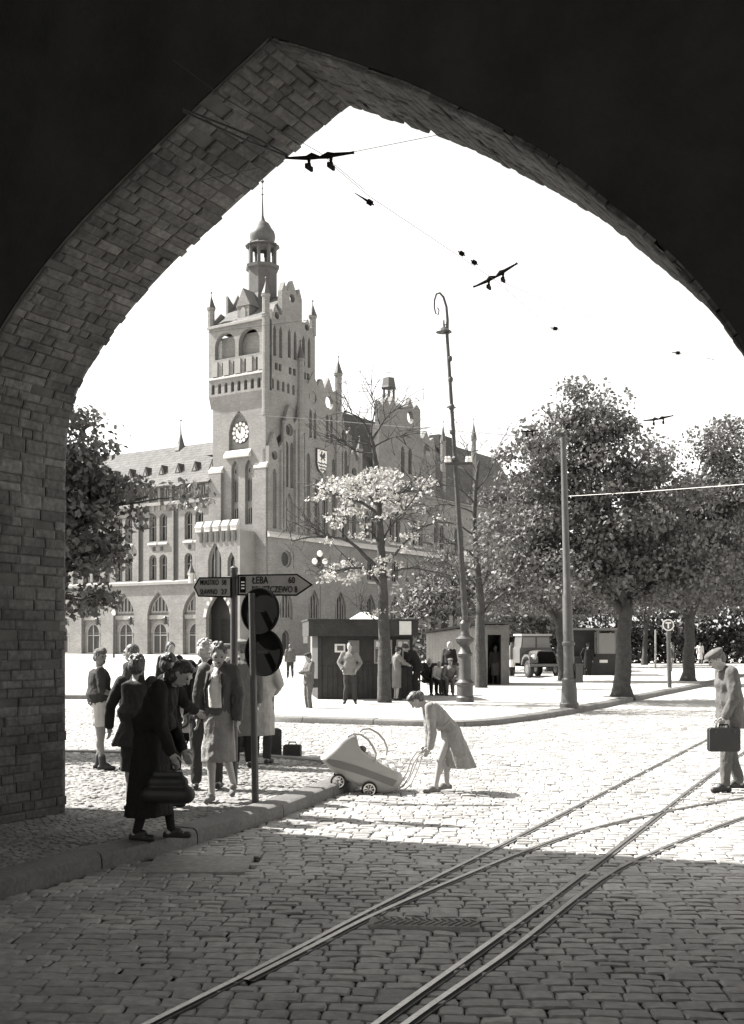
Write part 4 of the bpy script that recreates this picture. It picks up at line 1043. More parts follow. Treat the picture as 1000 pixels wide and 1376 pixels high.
b = MB(); b.box(-.13,.15,0,.04,.85,2.0); b.build('panel', 'white', root); b = MB(); b.box(-.11,-.07,.01,.03,0,.849); b.box(.09,.13,.01,.03,0,.849); b.build('frame', 'iron', root)

# light plank hut with sloping roof and an open door
hb = gp(573, 926, .0); hb.z = .0; ang = R(-2); Dh = 42.0; hx0 = at(573,0,Dh).x; hx1 = at(684,0,Dh).x
root = empty('plank_hut', (hx0, Dh, .0), R(-3), 'light wooden hut with sloping roof and an open dark doorway behind the bench', 'hut')
Wd = hx1 - hx0
f = lambda t, z, d: Vector((t, d, z))
b = MB(); b.prism([(0,0),(1.95,0),(1.95,2.32),(0,2.05)], 0, 2.6, f); wo = b.build('wall', 'wood_light', root)
b = MB()
for i in range(17): b.box(i*.115+.004, i*.115+.108, -.02, -.002, .02, 2.03+ i*.0155)
b.build('boarding', 'wood_light', wo)
b = MB(); b.prism([(1.951,2.0),(Wd,2.0),(Wd,2.36),(1.951,2.33)], 0, 2.6, f); b.box(1.951,2.2,0,.12,0,2.0); b.box(Wd-.3,Wd,0,2.6,0,2.0); b.box(1.951,Wd-.3,2.3,2.6,0,2.0); b.box(2.2, 2.3, .0,.1,0,2.0); b.build('door_wall', 'wood_mid', root)
b = MB(); b.prism([(-.12,2.06),(1.0,2.22),(2.0,2.40),(Wd+.15,2.40),(Wd+.15,2.47),(2.0,2.47),(-.12,2.13)], -.25, 2.8, f); b.build('roof', 'roofing', root)
b = MB(); b.box(.9,1.02,1.3,1.42,2.2,2.75); b.box(1.2,1.3,1.3,1.4,2.2,2.7); b.build('stove_pipe', 'wood_light', root)

# bench under the lamp post
bb = gp(596, 934, .12)
root = empty('bench', bb, R(-8), 'dark slatted bench in front of the light hut', 'bench')
b = MB()
for i in range(4): b.box(-.85,.75,-.28+i*.12,-.2+i*.12,.42,.45)
b.build('seat', 'wood_dark', root)
b = MB()
for z in (.6,.74,.88): b.box(-.85,.75,.22,.245,z,z+.09)
b.build('backrest', 'wood_dark', root)
for x in (-.75, 0, .65):
    b = MB(); b.box(x-.03,x+.03,-.28,-.22,0,.419); b.box(x-.03,x+.03,.15,.21,0,.419); b.bar((x,.255,0),(x,.275,1.0),.05,.05); b.box(x-.03,x+.03,-.219,.149,.36,.415); b.build('leg', 'iron', root)

# military style truck
tb_ = gp(716, 911); D = tb_.y; tb_.z = 0
root = empty('truck', (at(735,0,D).x, D, 0), R(14), 'old military style truck facing us behind the iron mast', 'truck')
# local: x across, y away from us (towards the rear); front at y=0
b = MB(); P = [(-.46,.62),(.46,.62),(.46,1.18),(.40,1.28),(.2,1.33),(-.2,1.33),(-.40,1.28),(-.46,1.18)]
b.prism(P, .12, 1.35, f); b.build('bonnet', 'carpaint', root)
b = MB(); b.prism([(-.44,.64),(.44,.64),(.44,1.16),(.36,1.26),(-.36,1.26),(-.44,1.16)], .085, .118, f)
for i in range(11): b.box(-.40+i*.08-.013, -.40+i*.08+.013, .06, .084, .66, 1.2)
b.build('grille', 'black', root)
for s in (-1, 1):
    b = MB(); prof = [(-.1,.72),(-.06,1.0),(.15,1.12),(.55,1.12),(.85,.95),(1.0,.6),(.92,.6),(.75,.88),(.5,1.02),(.18,1.02),(.0,.92),(-.02,.72)]
    b.prism(prof, .48*s, .93*s, lambda t,z,d: Vector((d,t,z))); b.build('fender', 'carpaint', root)
    b = MB(); b.lathe([(.05,.12),(.13,.05),(.15,-.0),(.145,-.03),(.1,-.05),(.02,-.055)], (.66*s,.0,.98), 16, Matrix.Rotation(R(90),3,'X')); hl = b.build('headlight', 'enamel', root)
    for y in (.42, 2.9):
        b = MB(); M = Matrix.Rotation(R(90),3,'Y'); b.lathe([(.1,-.12),(.36,-.12),(.42,-.08),(.42,.08),(.36,.12),(.1,.12)], (.74*s,y,.42), 22, M); wo = b.build('wheel', 'rubber', root)
        b = MB(); b.lathe([(.04,-.14),(.18,-.13),(.22,-.122),(.22,.122),(.18,.13),(.04,.14)], (.74*s,y,.42), 16, M); b.build('rim', 'carpaint', wo)
b = MB(); b.box(-.98,.98,-.22,-.14,.55,.68); b.box(-.4,-.32,-.14,.1,.57,.65); b.box(.32,.4,-.14,.1,.57,.65); b.build('bumper', 'carpaint', root)
b = MB(); b.prism([(-.85,.7),(.85,.7),(.85,1.38),(.78,1.5),(.72,2.02),(-.72,2.02),(-.78,1.5),(-.85,1.38)], 1.36, 2.3, f); cb_ = b.build('cab', 'carpaint', root)
for s in (-1, 1):
    b = MB(); b.prism([(.05*s,1.45),(.72*s,1.45),(.67*s,1.95),(.05*s,1.95)], 1.33, 1.355, f); b.build('windscreen', 'enamelgrey', cb_)
b = MB(); b.box(-.8,.8,1.25,2.35,2.03,2.12); b.build('cab_roof', 'enamel', cb_)
b = MB(); b.box(-.95,.95,2.4,4.6,.85,1.0); b.box(-.95,-.9,2.4,4.6,1.0,1.55); b.box(.9,.95,2.4,4.6,1.0,1.55); b.box(-.9,.9,4.55,4.6,1.0,1.55); b.box(-.9,.9,2.4,2.45,1.0,1.7); b.build('load_bed', 'wood_mid', root)
b = MB(); b.box(-.35,.35,.2,4.5,.5,.61); b.build('chassis', 'black', root)

# dark stall behind the mast
D = 54; x0 = at(772,0,D).x; x1 = at(832,0,D).x
root = empty('market_stall', (x0, D, 0), R(-2), 'dark stall with a glazed upper half right of the truck', 'stall')
W_ = x1-x0
b = MB(); b.box(0,W_,0,2.2,0,1.0); b.box(0,W_*.5,.6,2.2,1.0,2.3); b.box(W_*.5,W_,.02,2.2,1.0,1.15); b.build('wall', 'wood_dark', root)
b = MB(); b.box(W_*.55,W_*.9,.0,.05,1.16,2.15); b.build('window', 'enamelgrey', root)
b = MB(); b.box(W_*.9,W_,.0,.2,1.16,2.3); b.box(W_*.5,W_*.55,.0,.2,1.16,2.3); b.box(-.2,W_+.2,-.3,2.4,2.3,2.4); b.build('roof', 'wood_mid', root)
b = MB(); b.box(W_*.56,W_*.74,-.02,-.001,.72,.86); b.build('label_plate', 'paper', root)
# painted posts
for px, yb, yt, w_, lab, m in ((797,910,848,.26,'white painted post in front of the dark stall','white'), (881,898,846,.12,'thin grey post between the two thick right hand trunks','wood_light'), (412,884,850,.1,'x','x')):
    if m == 'x': continue
    q = gp(px, yb); h = EYE + (HZ-yt)*q.y/F
    root = empty('painted_post', q, 0, lab, 'post', 'posts'); b = MB(); b.lathe([(w_*.5,0),(w_*.45,h*.96),(w_*.3,h)], n=8); b.build('post', m, root)
# tram stop sign
q = gp(900, 924, .12); D = q.y
root = empty('tram_stop_sign', q, 0, 'round white stop sign with the letter T on a dark pole', 'stop sign')
b = MB(); b.tube([(0,0,0),(-.05,0,2.35)], .075, 10); b.build('post', 'ironpaint', root)
c = at(897, 840, D) - q + Vector((0, -.10, 0))
b = MB(); disc(b, c, .21, .03, Matrix.Rotation(R(90),3,'X'), 28); pl = b.build('sign_plate', 'ironpaint', root)
b = MB(); b.lathe([(.165,-.004),(.165,.004),(.205,.004),(.205,-.004)], c + Vector((0,-.022,0)), 28, Matrix.Rotation(R(90),3,'X'), ring=True); b.build('rim', 'white', pl)
b = MB(); b.prism([(c.x-.10,.05+c.z),(c.x+.10,.05+c.z),(c.x+.10,.105+c.z),(c.x-.10,.105+c.z)], c.y-.028, c.y-.017, lambda t,z,d: Vector((t,d,z))); b.prism([(c.x-.028,c.z-.12),(c.x+.028,c.z-.12),(c.x+.028,c.z+.049),(c.x-.028,c.z+.049)], c.y-.028, c.y-.017, lambda t,z,d: Vector((t,d,z))); b.build('letter_t', 'white', pl)
# globe lamp by the town hall
base = gp(430, 886); D = base.y; root = empty('globe_lamp', base, 0, 'slender lamp post with pale globes in front of the town hall gable', 'street lamp')
h = at(430,744,D).z; b = MB(); b.tube([(0,0,0),(0,0,1.2),(0,0,h-1.2)], [.16,.1,.07], 8); b.bar((-.5,0,h-1.0),(.5,0,h-1.0),.06,.06); b.build('post', 'iron', root)
for x, z in ((-.5,h-.75),(.5,h-.75),(0,h)):
    b = MB(); b.ell((x,0,z),(.27,.27,.3)); b.build('globe', 'white', root, smooth=True)
# lamp left
base = gp(153, 884); root = empty('globe_lamp', base, 0, 'thin lamp post by the town hall arcade on the left', 'street lamp')
h = at(153,826,base.y).z; b = MB(); b.tube([(0,0,0),(0,0,h)], [.12,.06], 8); b.build('post', 'iron', root); b = MB(); b.ell((0,0,h+.2),(.22,.22,.3)); b.build('globe', 'white', root, smooth=True)
# parked car far off
base = gp(300, 888); root = empty('parked_car', base, R(35), 'light coloured saloon car parked in front of the town hall', 'car')
b = MB(); prof = [(-2.1,.35),(-2.15,.75),(-1.9,.9),(-1.0,1.0),(-.55,1.45),(.6,1.5),(1.2,1.05),(1.9,.85),(2.1,.6),(2.1,.35)]
b.prism(prof, -.8, .8, lambda t,z,d: Vector((t,d,z))); b.build('body', 'enamelgrey', root)
b = MB(); b.prism([(-.6,1.46),(.65,1.51),(.6,1.56),(-.5,1.53)], -.7, .7, lambda t,z,d: Vector((t,d,z))); b.build('roof', 'enamel', root)
for s in (-1,1):
    b = MB(); b.prism([(-.85,1.05),(.95,1.08),(.5,1.42),(-.5,1.4)], .801*s, .81*s, lambda t,z,d: Vector((t,d,z))); b.build('window', 'glass', root)
    for x in (-1.35,1.35):
        b = MB(); b.lathe([(.1,-.1),(.32,-.1),(.34,0),(.32,.1),(.1,.1)], (x,.75*s,.33), 16, Matrix.Rotation(R(90),3,'X')); b.build('wheel', 'rubber', root)

# ------------------------------------------------------------------ overhead line
def hanger(px, py, D, span, tilt, label, yaw=0):
    c = at(px, py, D); root = empty('wire_hanger', c, R(yaw), label, 'wire hanger', 'overhead wire hangers')
    M = Matrix.Rotation(R(tilt), 4, 'Y'); b = MB()
    pts = [(-span/2,0,.0),(-span*.45,0,-.006),(-span*.2,0,-.012),(-span*.12,0,0),(0,0,-.014),(span*.12,0,0),(span*.2,0,-.0),(span*.45,0,.008),(span/2,0,.01)]
    b.tube([M @ Vector(p) for p in pts], [.012,.010,.018,.028,.012,.028,.018,.010,.013], 8)
    b.build('yoke', 'black', root)
    for s in (-1, 1):
        q = M @ Vector((s*span*.16,0,-.01)); b = MB(); b.tube([q, q+Vector((.0,0,-.045))], [.016,.010], 8); b.lathe([(.008,-.04),(.016,-.045),(.018,-.06),(.012,-.07)], q, 8)
        d = Vector((.43,.9,-.0))*.05; b.bar(q+Vector((0,0,-.08))-d, q+Vector((0,0,-.075))+d, .02, .035); b.build('clamp', 'black', root)
    return c
W = []
hanger(430, 209, 8.6, .53, -3, 'large double wire hanger nearest the arch, upper left in the sky'); 
hanger(666, 370, 11.6, .52, -27, 'tilted double wire hanger above the curled street lamp')
hanger(885, 562, 18.5, .5, -8, 'small wire hanger in front of the right hand tree top'); hanger(712, 579, 22, .35, 0, 'tiny wire hanger left of the widest tree crown')
def insul(px, py, D, tilt, L_, label):
    c = at(px, py, D); root = empty('wire_insulator', c, 0, label, 'insulator', 'overhead wire insulators')
    M = Matrix.Rotation(R(tilt), 4, 'Y'); b = MB(); b.tube([M @ Vector((-L_,0,0)), M @ Vector((-L_*.3,0,0)), M @ Vector((0,0,0))], [.003,.008,.012], 8); b.build('rod', 'black', root)
    b = MB(); b.tube([M @ Vector(p) for p in ((-.02,0,0),(-.005,0,0),(.0,0,0),(.045,0,0),(.05,0,0),(.065,0,0))], [.006,.008,.024,.024,.008,.005], 8); b.build('block', 'black', root)
insul(494, 270, 9.4, 32, .13, 'insulator hanging just below the upper left wire hanger'); insul(635, 351, 11.2, 32, .0, 'lower of the two linked insulators left of the tilted hanger'); insul(618, 339, 11.2, 32, .0, 'upper of the two linked insulators left of the tilted hanger')
insul(744, 441, 14, 10, .04, 'small insulator in the open sky above the tree crowns'); insul(909, 474, 15, 5, .06, 'small insulator near the right side of the arch')
def wire(pts, r, label, m='iron'):
    ps = [at(*p) for p in pts]; o = Vector(ps[0]); b = MB(); b.tube([p - o for p in ps], r, 5)
    w_ = b.build('overhead_wire', m); w_.location = o; tag(w_, label, 'wire', 'overhead wires'); return w_
wire([(246,146,8.2),(340,183,8.4),(386,208,8.6)], .008, 'upper of the two thick wires crossing the brick soffit to the hanger')
wire([(246,149,8.25),(330,188,8.4),(386,210,8.62)], .008, 'lower of the two thick wires crossing the brick soffit to the hanger')
wire([(232,80,8.1),(300,130,8.25),(400,192,8.45)], .0035, 'thin wire from the dark wall over the soffit near its top')
wire([(95,285,9.3),(230,251,9.2),(352,224,9.1)], .003, 'thin wire crossing the left soffit low down')
wire([(280,120,8.2),(430,205,8.6),(490,255,9.3)], .0022, 'faint thin wire through the upper left hanger')
wire([(475,204,8.6),(570,185,8.3),(690,160,7.6)], .0022, 'faint span wire from the hanger to the right side of the arch')
wire([(440,216,8.6),(494,262,9.4),(668,378,11.6),(885,566,18.5),(900,590,22)], .0022, 'faint contact wire running out from under the upper left hanger')
wire([(668,376,11.6),(745,408,14),(960,484,16)], .0022, 'faint wire from the tilted hanger to the right')
wire([(744,441,14),(909,474,15),(1010,492,15.5)], .0022, 'faint wire between the two small sky insulators')
wire([(760,667,29.2),(860,661,26),(1010,650,22)], .006, 'pale wire stretched from the iron mast to the right edge', 'paper')
wire([(262,449,60),(415,430,60)], .012, 'distant wire passing the top of the clock tower'); wire([(262,552,60),(430,564,50),(560,575,40),(700,586,32)], .012, 'long distant wire passing above the tower clock')
# ------------------------------------------------------------------ people
Z = Vector((0, 0, 1))
def person(label, foot, h, face, pose=None, wear=(), near=True, head=(0, 0, 0), hair=None, hat=None, group=None, skin='skin', thin=1.0, shoes='leather', z0=None, legs='bare', seed=1, bust=0.0):
    """foot: world point; face: heading in degrees (0 right, 90 away, 180 left, 270 to the camera); wear: list of (kind, material, options)"""
    p = pose or {}; s = h / 1.70; rr = random.Random(seed)
    root = empty('person', foot, R(face - 90), label, 'person', group)
    pel = Vector(p.get('pel', (0, 0, .93))); lean = R(p.get('lean', 0)); twist = R(p.get('twist', 0)); bow = R(p.get('bow', 0))
    Rl = Matrix.Rotation(-lean, 3, 'X') @ Matrix.Rotation(twist, 3, 'Z')
    def up(v): v = Vector(v); return pel + Rl @ (v - Vector((0,0,.93)))
    J = {}
    waist, chest, nk = up((0,.0,1.06)), up((0,.01,1.27)), up((0,0,1.43))
    if bow: nk = chest + Matrix.Rotation(-bow, 3, 'X') @ (nk - chest)
    Rh = Rl @ Matrix.Rotation(-bow, 3, 'X') @ Matrix.Rotation(R(head[0]), 3, 'Z') @ Matrix.Rotation(-R(head[1]), 3, 'X') @ Matrix.Rotation(R(head[2]), 3, 'Y')
    hc = nk + Rh @ Vector((0, .025, .15))
    for sd, n in ((-1, 'L'), (1, 'R')):
        J['sh'+n] = up((sd*.175*thin, 0, 1.385)) if not bow else chest + Matrix.Rotation(-bow*.6, 3, 'X') @ (up((sd*.17*thin, 0, 1.385)) - chest)
        J['el'+n] = up(p.get('el'+n, (sd*.23, -.02, 1.10))) if 'Ael'+n not in p else Vector(p['Ael'+n])
        J['wr'+n] = up(p.get('wr'+n, (sd*.24, .04, .87))) if 'Awr'+n not in p else Vector(p['Awr'+n])
        J['hip'+n] = pel + Vector((sd*.085, 0, -.02))
        J['kn'+n] = Vector(p.get('kn'+n, (sd*.09, .02, .50)))
        J['an'+n] = Vector(p.get('an'+n, (sd*.09, -.02, .085)))
        J['toe'+n] = J['an'+n] + Vector(p.get('toe'+n, (sd*.03, .15, -.055)))
    def S(v): return v * s
    b = MB()
    C = lambda a, r0, c, r1: b.capsule(S(a), r0*s, S(c), r1*s)
    E = lambda c, r, M=None: b.ell(S(c), [x*s for x in r], M, 16, 10)
    # head with brow, nose, chin, ears
    E(hc, (.072, .092, .105), Rh); E(hc + Rh @ Vector((0,-.018,.02)), (.075,.085,.092), Rh); E(hc + Rh @ Vector((0,.03,-.065)), (.052,.055,.048), Rh)
    if near:
        C(hc + Rh @ Vector((0,.085,.012)), .010, hc + Rh @ Vector((0,.106,-.022)), .014)
        C(hc + Rh @ Vector((-.035,.078,.028)), .014, hc + Rh @ Vector((.035,.078,.028)), .014); C(hc + Rh @ Vector((-.02,.082,-.058)), .011, hc + Rh @ Vector((.02,.082,-.058)), .011)
        for sd in (-1, 1): E(hc + Rh @ Vector((sd*.074,-.005,-.008)), (.012,.022,.03), Rh)
    C(nk + Vector((0,0,-.03)), .056, hc + Rh @ Vector((0,-.02,-.06)), .05)
    sxv = Rl @ Vector((1,0,0)); fyv = Rl @ Vector((0,1,0)); X_, Y_ = Vector((1,0,0)), Vector((0,1,0))
    ring = lambda c, rx, ry, sx=None, fy=None, pa=0, pn=1: (S(c), sx or sxv, fy or fyv, rx*s*thin, ry*s*thin, pa, pn)
    b.rings([ring(pel - Vector((0,0,.1)), .10, .08, X_, Y_), ring(pel, .165, .115, X_, Y_), ring(waist, .13, .10), ring(chest, .158, .112), ring(up((0,0,1.37)), .14, .09), ring(nk, .055, .05)])
    for n in 'LR':
        C(J['sh'+n], .055, J['el'+n], .040); C(J['el'+n], .039, J['wr'+n], .026)
        d = (J['wr'+n] - J['el'+n]).normalized(); sdn = -1 if n == 'L' else 1
        hd = Vector(p['hd'+n]).normalized() if 'hd'+n in p else (d + Vector((0,.12,-.1))).normalized()
        ax = hd.cross(Vector((0, 1, 0)) if abs(hd.y) < .8 else Vector((0,0,1))).normalized(); thv = hd.cross(ax).normalized()
        if thv.y < 0: thv = -thv
        pn_ = thv.cross(hd).normalized()
        w0 = J['wr'+n]; C(w0, .024, w0 + hd*.05, .030); E(w0 + hd*.055, (.030,.030,.042), Matrix((thv, pn_*.5, hd)).transposed())
        if near:
            curl = pn_ * (-sdn) * .4
            for i in range(4):
                o = thv * (.027 - i*.018); L_ = (.040, .046, .043, .034)[i]; k0 = w0 + hd*.085 + o; k1 = k0 + (hd + curl*.5)*L_; k2 = k1 + (hd*.7 + curl*1.8).normalized()*L_*.8
                C(k0, .0095, k1, .0085); C(k1, .0085, k2, .0075)
            t0 = w0 + hd*.03 + thv*.026; C(t0, .012, t0 + (thv*.8+hd)*.032, .0095); C(t0 + (thv*.8+hd)*.032, .0095, t0 + (thv*.5+hd*1.1)*.06, .008)
        else:
            for i in range(4): o = thv*(.027-i*.018); C(w0+hd*.07+o, .011, w0+hd*.15+o+pn_*(-sdn)*.02, .009)
        C(J['hip'+n], .085, J['kn'+n], .054); C(J['kn'+n], .052, J['an'+n], .034)
        kc = J['kn'+n].lerp(J['an'+n], .3) - Vector((0,.016,0)); E(kc, (.048,.05,.10))
        C(J['an'+n] - Vector((0,.02,.03)), .036, J['toe'+n], .03)
    b.voxel('body', skin, root, .0085*s if near else .02*s, 1)
    # --- face details
    if near:
        for sd in (-1, 1):
            b = MB(); E(hc + Rh @ Vector((sd*.031,.0855,.008)), (.013,.006,.007), Rh); b.build('eye', 'black', root, smooth=True)
        b = MB(); E(hc + Rh @ Vector((0,.092,-.057)), (.022,.006,.007), Rh); b.build('mouth', 'cdark', root, smooth=True)
    if hair:
        kind, m = hair; b = MB(); rh = random.Random(seed+5)
        base = [((0,-.022,.028),(.084,.094,.098))]
        if kind == 'short': base += [((0,-.05,-.01),(.078,.06,.07))]
        if kind == 'curly': 
            base += [((0,-.05,-.02),(.092,.075,.09))]
            for _ in range(40):
                a = rh.uniform(0,6.28); e_ = rh.uniform(-.5,1.3); base.append(((.085*math.cos(a)*math.cos(e_), -.03+.085*math.sin(a)*math.cos(e_)*(1 if math.sin(a) < 0 else .75), .03+.092*math.sin(e_)), (.017,.017,.017)))
        if kind == 'long': base += [((0,-.06,-.06),(.088,.06,.10)), ((-.06,-.03,-.07),(.035,.05,.08)), ((.06,-.03,-.07),(.035,.05,.08)), ((0,.03,.09),(.06,.05,.03))]
        if kind == 'bun': base += [((0,-.05,-.02),(.086,.065,.08)), ((0,-.10,-.01),(.06,.05,.06)), ((0,.02,.09),(.07,.06,.035))]
        if kind == 'scarf': base = [((0,-.02,.015),(.09,.1,.11)), ((0,-.03,-.08),(.085,.07,.06)), ((0,.03,-.115),(.04,.03,.03))]
        for c_, r_ in base: E(hc + Rh @ Vector(c_), r_, Rh)
        b.voxel('headscarf' if kind == 'scarf' else 'hair', m, root, .009*s if near else .014*s, 1, disp=(.010*s, 34))
    if hat:
        kind, m = hat; b = MB()
        if kind == 'cap':
            E(hc + Rh @ Vector((0,-.005,.078)), (.098,.125,.042), Rh); E(hc + Rh @ Vector((0,-.01,.06)), (.088,.102,.035), Rh); E(hc + Rh @ Vector((0,.105,.05)), (.065,.055,.010), Rh)
        if kind == 'beret': E(hc + Rh @ Vector((-.02,.0,.09)), (.105,.115,.035), Rh); E(hc + Rh @ Vector((0,-.01,.07)), (.082,.098,.04), Rh)
        if kind == 'side': E(hc + Rh @ Vector((0,.0,.08)), (.075,.115,.05), Rh); E(hc + Rh @ Vector((0,.05,.115)), (.03,.06,.03), Rh)
        b.voxel('cap', m, root, .010*s, 1)
    # --- clothes
    for kind, m, *o in wear:
        o = o[0] if o else {}; b = MB(); vx = (.012 if near else .022) * s
        if kind in ('jacket', 'shirt', 'coat'):
            g_ = .012 if kind == 'shirt' else .026
            zb = o.get('hem', .82 if kind == 'jacket' else (.92 if kind == 'shirt' else .42)); fl_ = o.get('flare', 1.0)
            rs = []
            hemc = Vector(o['hemc']) if 'hemc' in o else Vector((pel.x, pel.y + o.get('hemy', 0), zb))
            if zb < .9:
                nseg = 6
                for i in range(nseg):
                    t = i/nseg; c_ = hemc.lerp(pel, t); rs.append(ring(c_, (.19*fl_*(1-t) + (.165+g_)*t), (.155*fl_*(1-t) + (.12+g_)*t), X_, Y_, o.get('pleat', .03)*(1-t), o.get('pn', 7)))
            else: rs.append(ring(hemc, .15+g_, .115+g_, X_, Y_))
            rs += [ring(pel + Vector((0,0,.03)), .155+g_, .118+g_, X_, Y_, .012, 5), ring(waist, .135+g_ + o.get('loose', .01), .10+g_+o.get('loose', .01), None, None, .012, 6), ring(up((0,.0,1.17)), .15+g_, .112+g_, None, None, .01, 5), ring(chest, .162+g_, .118+g_+bust), ring(up((0,-.005,1.37)), .155+g_, .10+g_*.7), ring(nk - Rl @ Vector((0,0,.015)), .075, .07)]
            b.rings(rs)
            k = o.get('sleeve', 1.0)
            for n in 'LR':
                if n in o.get('nosleeve', ''): continue
                C(J['sh'+n] + Vector((0,0,.005)), .062+g_*.5, J['el'+n], .048+g_*.6)
                if k > .55: C(J['el'+n], .046+g_*.6, J['el'+n].lerp(J['wr'+n], min(1, (k-.5)*2)*.96), .034+g_*.7)
            if o.get('collar', kind != 'shirt'): C(nk + Rl @ Vector((-.035,.0,-.0)), .045, nk + Rl @ Vector((.035,.0,-.0)), .045)
            nm = kind
        elif kind == 'trousers':
            for n in 'LR':
                hem = J['kn'+n].lerp(J['an'+n], .93)
                C(J['hip'+n], .108, J['kn'+n], .074); C(J['kn'+n], .074, hem, .062)
            C(pel + Vector((-.06,0,.02)), .105, pel + Vector((.06,0,.02)), .105); nm = 'trousers'
        elif kind == 'shorts':
            for n in 'LR': C(J['hip'+n] + Vector((0,0,-.02)), .112, J['hip'+n].lerp(J['kn'+n], .55), .10)
            C(pel + Vector((-.06,0,.04)), .11, pel + Vector((.06,0,.04)), .11); b.rings([ring(pel, .17,.13,X_,Y_), ring(waist, .14,.115)]); nm = 'shorts'
        elif kind == 'skirt':
            zb = o.get('hem', .45); fl_ = o.get('flare', 1.0); hc_ = Vector((pel.x + o.get('dx', 0), pel.y + o.get('hemy', 0), zb)); rs = []
            for i in range(7):
                t = i/7; rs.append(ring(hc_.lerp(pel, t), .19*fl_*(1-t)+.18*t, .16*fl_*(1-t)+.14*t, X_, Y_, o.get('pleat', .04)*(1-t), o.get('pn', 9)))
            rs += [ring(pel, .178,.135,X_,Y_), ring(waist, .137,.108)]
            b.rings(rs); nm = 'skirt'
        elif kind == 'socks':
            for n in 'LR': C(J['kn'+n].lerp(J['an'+n], o.get('top', .6)), .052, J['an'+n], .042)
            nm = 'socks'
        elif kind == 'front':       # open front: the blouse that shows between the coat edges
            b.rings([ring(up((0,.085,1.0)), .085,.085), ring(up((0,.085,1.2)), .095,.10), ring(up((0,.06,1.33)), .07,.085), ring(nk + Rl @ Vector((0,.02,.0)), .05,.055)]); nm = 'blouse'
        elif kind == 'belt':
            b.rings([ring(up((0,0,1.03)), .172,.132), ring(up((0,0,1.075)), .168,.128)]); nm = 'belt'
        elif kind == 'lapel':
            for sd in (-1,1): b.tube([S(up((sd*.085,.150,1.0))), S(up((sd*.095,.155,1.2))), S(up((sd*.06,.12,1.37)))], [.012*s,.02*s,.016*s], 6)
            nm = 'lapels'
        b.voxel(nm, m, root, vx, 2, disp=((.013 if nm in ('coat', 'jacket', 'trousers', 'skirt', 'shirt') else .006)*s, 8))
    if shoes:
        for n in 'LR':
            b = MB(); a, t = J['an'+n], J['toe'+n]
            C(a - Vector((0,.035,.045)), .036, t, .034); C(a - Vector((0,.035,.045)), .034, a.lerp(t, .4) , .042)
            if p.get('boot'): C(a - Vector((0,0,.02)), .05, a + (J['kn'+n]-a).normalized()*.10, .052)
            b.box(*[v*s for v in (a.x-.028, a.x+.028, a.y-.07, a.y-.02, a.z-.082, a.z-.03)])
            b.voxel('shoe', shoes, root, .010*s if near else .02*s, 1)
    return root, J, s
def hand_pt(pr, n, d=.08):
    root, J, s = pr; bpy.context.view_layer.update(); v = J['wr'+n] + Vector((0, 0, -d)); return root.matrix_world @ (v*s)
def case(name, label, c, w_, d_, h_, rz, m='leather', cat='suitcase', handle=True, group=None):
    root = empty(name, c, R(rz), label, cat, group); b = MB(); r = .018
    P = [(-w_/2+r,0),(w_/2-r,0),(w_/2,r),(w_/2,h_-r),(w_/2-r,h_),(-w_/2+r,h_),(-w_/2,h_-r),(-w_/2,r)]
    f = lambda t,z,d: Vector((t,d,z)); b.prism(P, -d_/2, d_/2, f); b.build('body', m, root)
    b = MB(); Q = [(x*1.015, (z-h_/2)*1.015+h_/2) for x, z in P]; b.prism(Q, -.008, .008, f, holes=[[(x*.99,(z-h_/2)*.99+h_/2) for x,z in P]], back=True); b.build('trim', 'black', root)
    if handle: b = MB(); b.tube([(-.055,0,h_),(-.05,0,h_+.035),(.05,0,h_+.035),(.055,0,h_)], .009, 6); b.build('handle', 'black', root)
    for x in (-w_*.3, w_*.3):
        b = MB(); b.box(x-.012,x+.012,-d_/2-.006,-d_/2-.0005,h_*.78,h_*.9); b.build('clasp', 'iron', root)
    return root
PG = 'group waiting on the near pavement'
def pv(px, py): return gp(px, py, .12)
# man in shorts
person('young man in cap, dark short sleeved shirt and light shorts, leftmost of the group', pv(133, 1034), 1.54, 8,
    {'elL': (-.26,.0,1.12), 'wrL': (-.10,.22,1.06), 'elR': (.25,.02,1.12), 'wrR': (.06,.25,1.02), 'boot': 1, 'knL': (-.09,.03,.5), 'twist': 10, 'anR': (.09,.06,.085)},
    [('shirt','cdark',{'sleeve': .5,'loose':.04}), ('shorts','cpale'), ('socks','cgrey',{'top': .75})], head=(-55, 2, 0), hair=('short','hairmid'), hat=('side','cgrey'), group=PG, seed=3, thin=1.22, skin='tan')
# man seen behind the draped coat
person('man in a dark jacket looking left, standing behind the woman with the draped coat', pv(180, 1034), 1.60, 165, {'elR': (.3,.1,1.15), 'wrR': (.25,.25,1.0)}, [('jacket','cdark'), ('trousers','cdark')], head=(10, 5, 0), hair=('short','hairmid'), group=PG, seed=4)
# woman with draped coat, from behind
person('woman from behind with a wide dark coat hung over her shoulders', pv(184, 1088), 1.51, 75, {'elL': (-.34,.02,1.12), 'wrL': (-.36,.05,.90), 'elR': (.26,.05,1.12), 'wrR': (.15,.2,1.0)},
    [('coat','cdark',{'hem': .70,'flare':1.55,'pleat':.07,'pn':6,'loose':.06}), ('skirt','cdark',{'hem':.42,'flare':.95})], hair=('curly','hairmid'), group=PG, seed=6, skin='stocking')
person('woman with thick dark curls and a dark coat, right behind the stooping old woman', pv(226, 1083), 1.52, 30, {'elR': (.25,.1,1.15), 'wrR': (.1,.28,1.05)},
    [('coat','cblack',{'hem':.40,'flare':.9}), ('front','cwhite')], hair=('curly','hairdark'), group=PG, seed=7, skin='stocking')
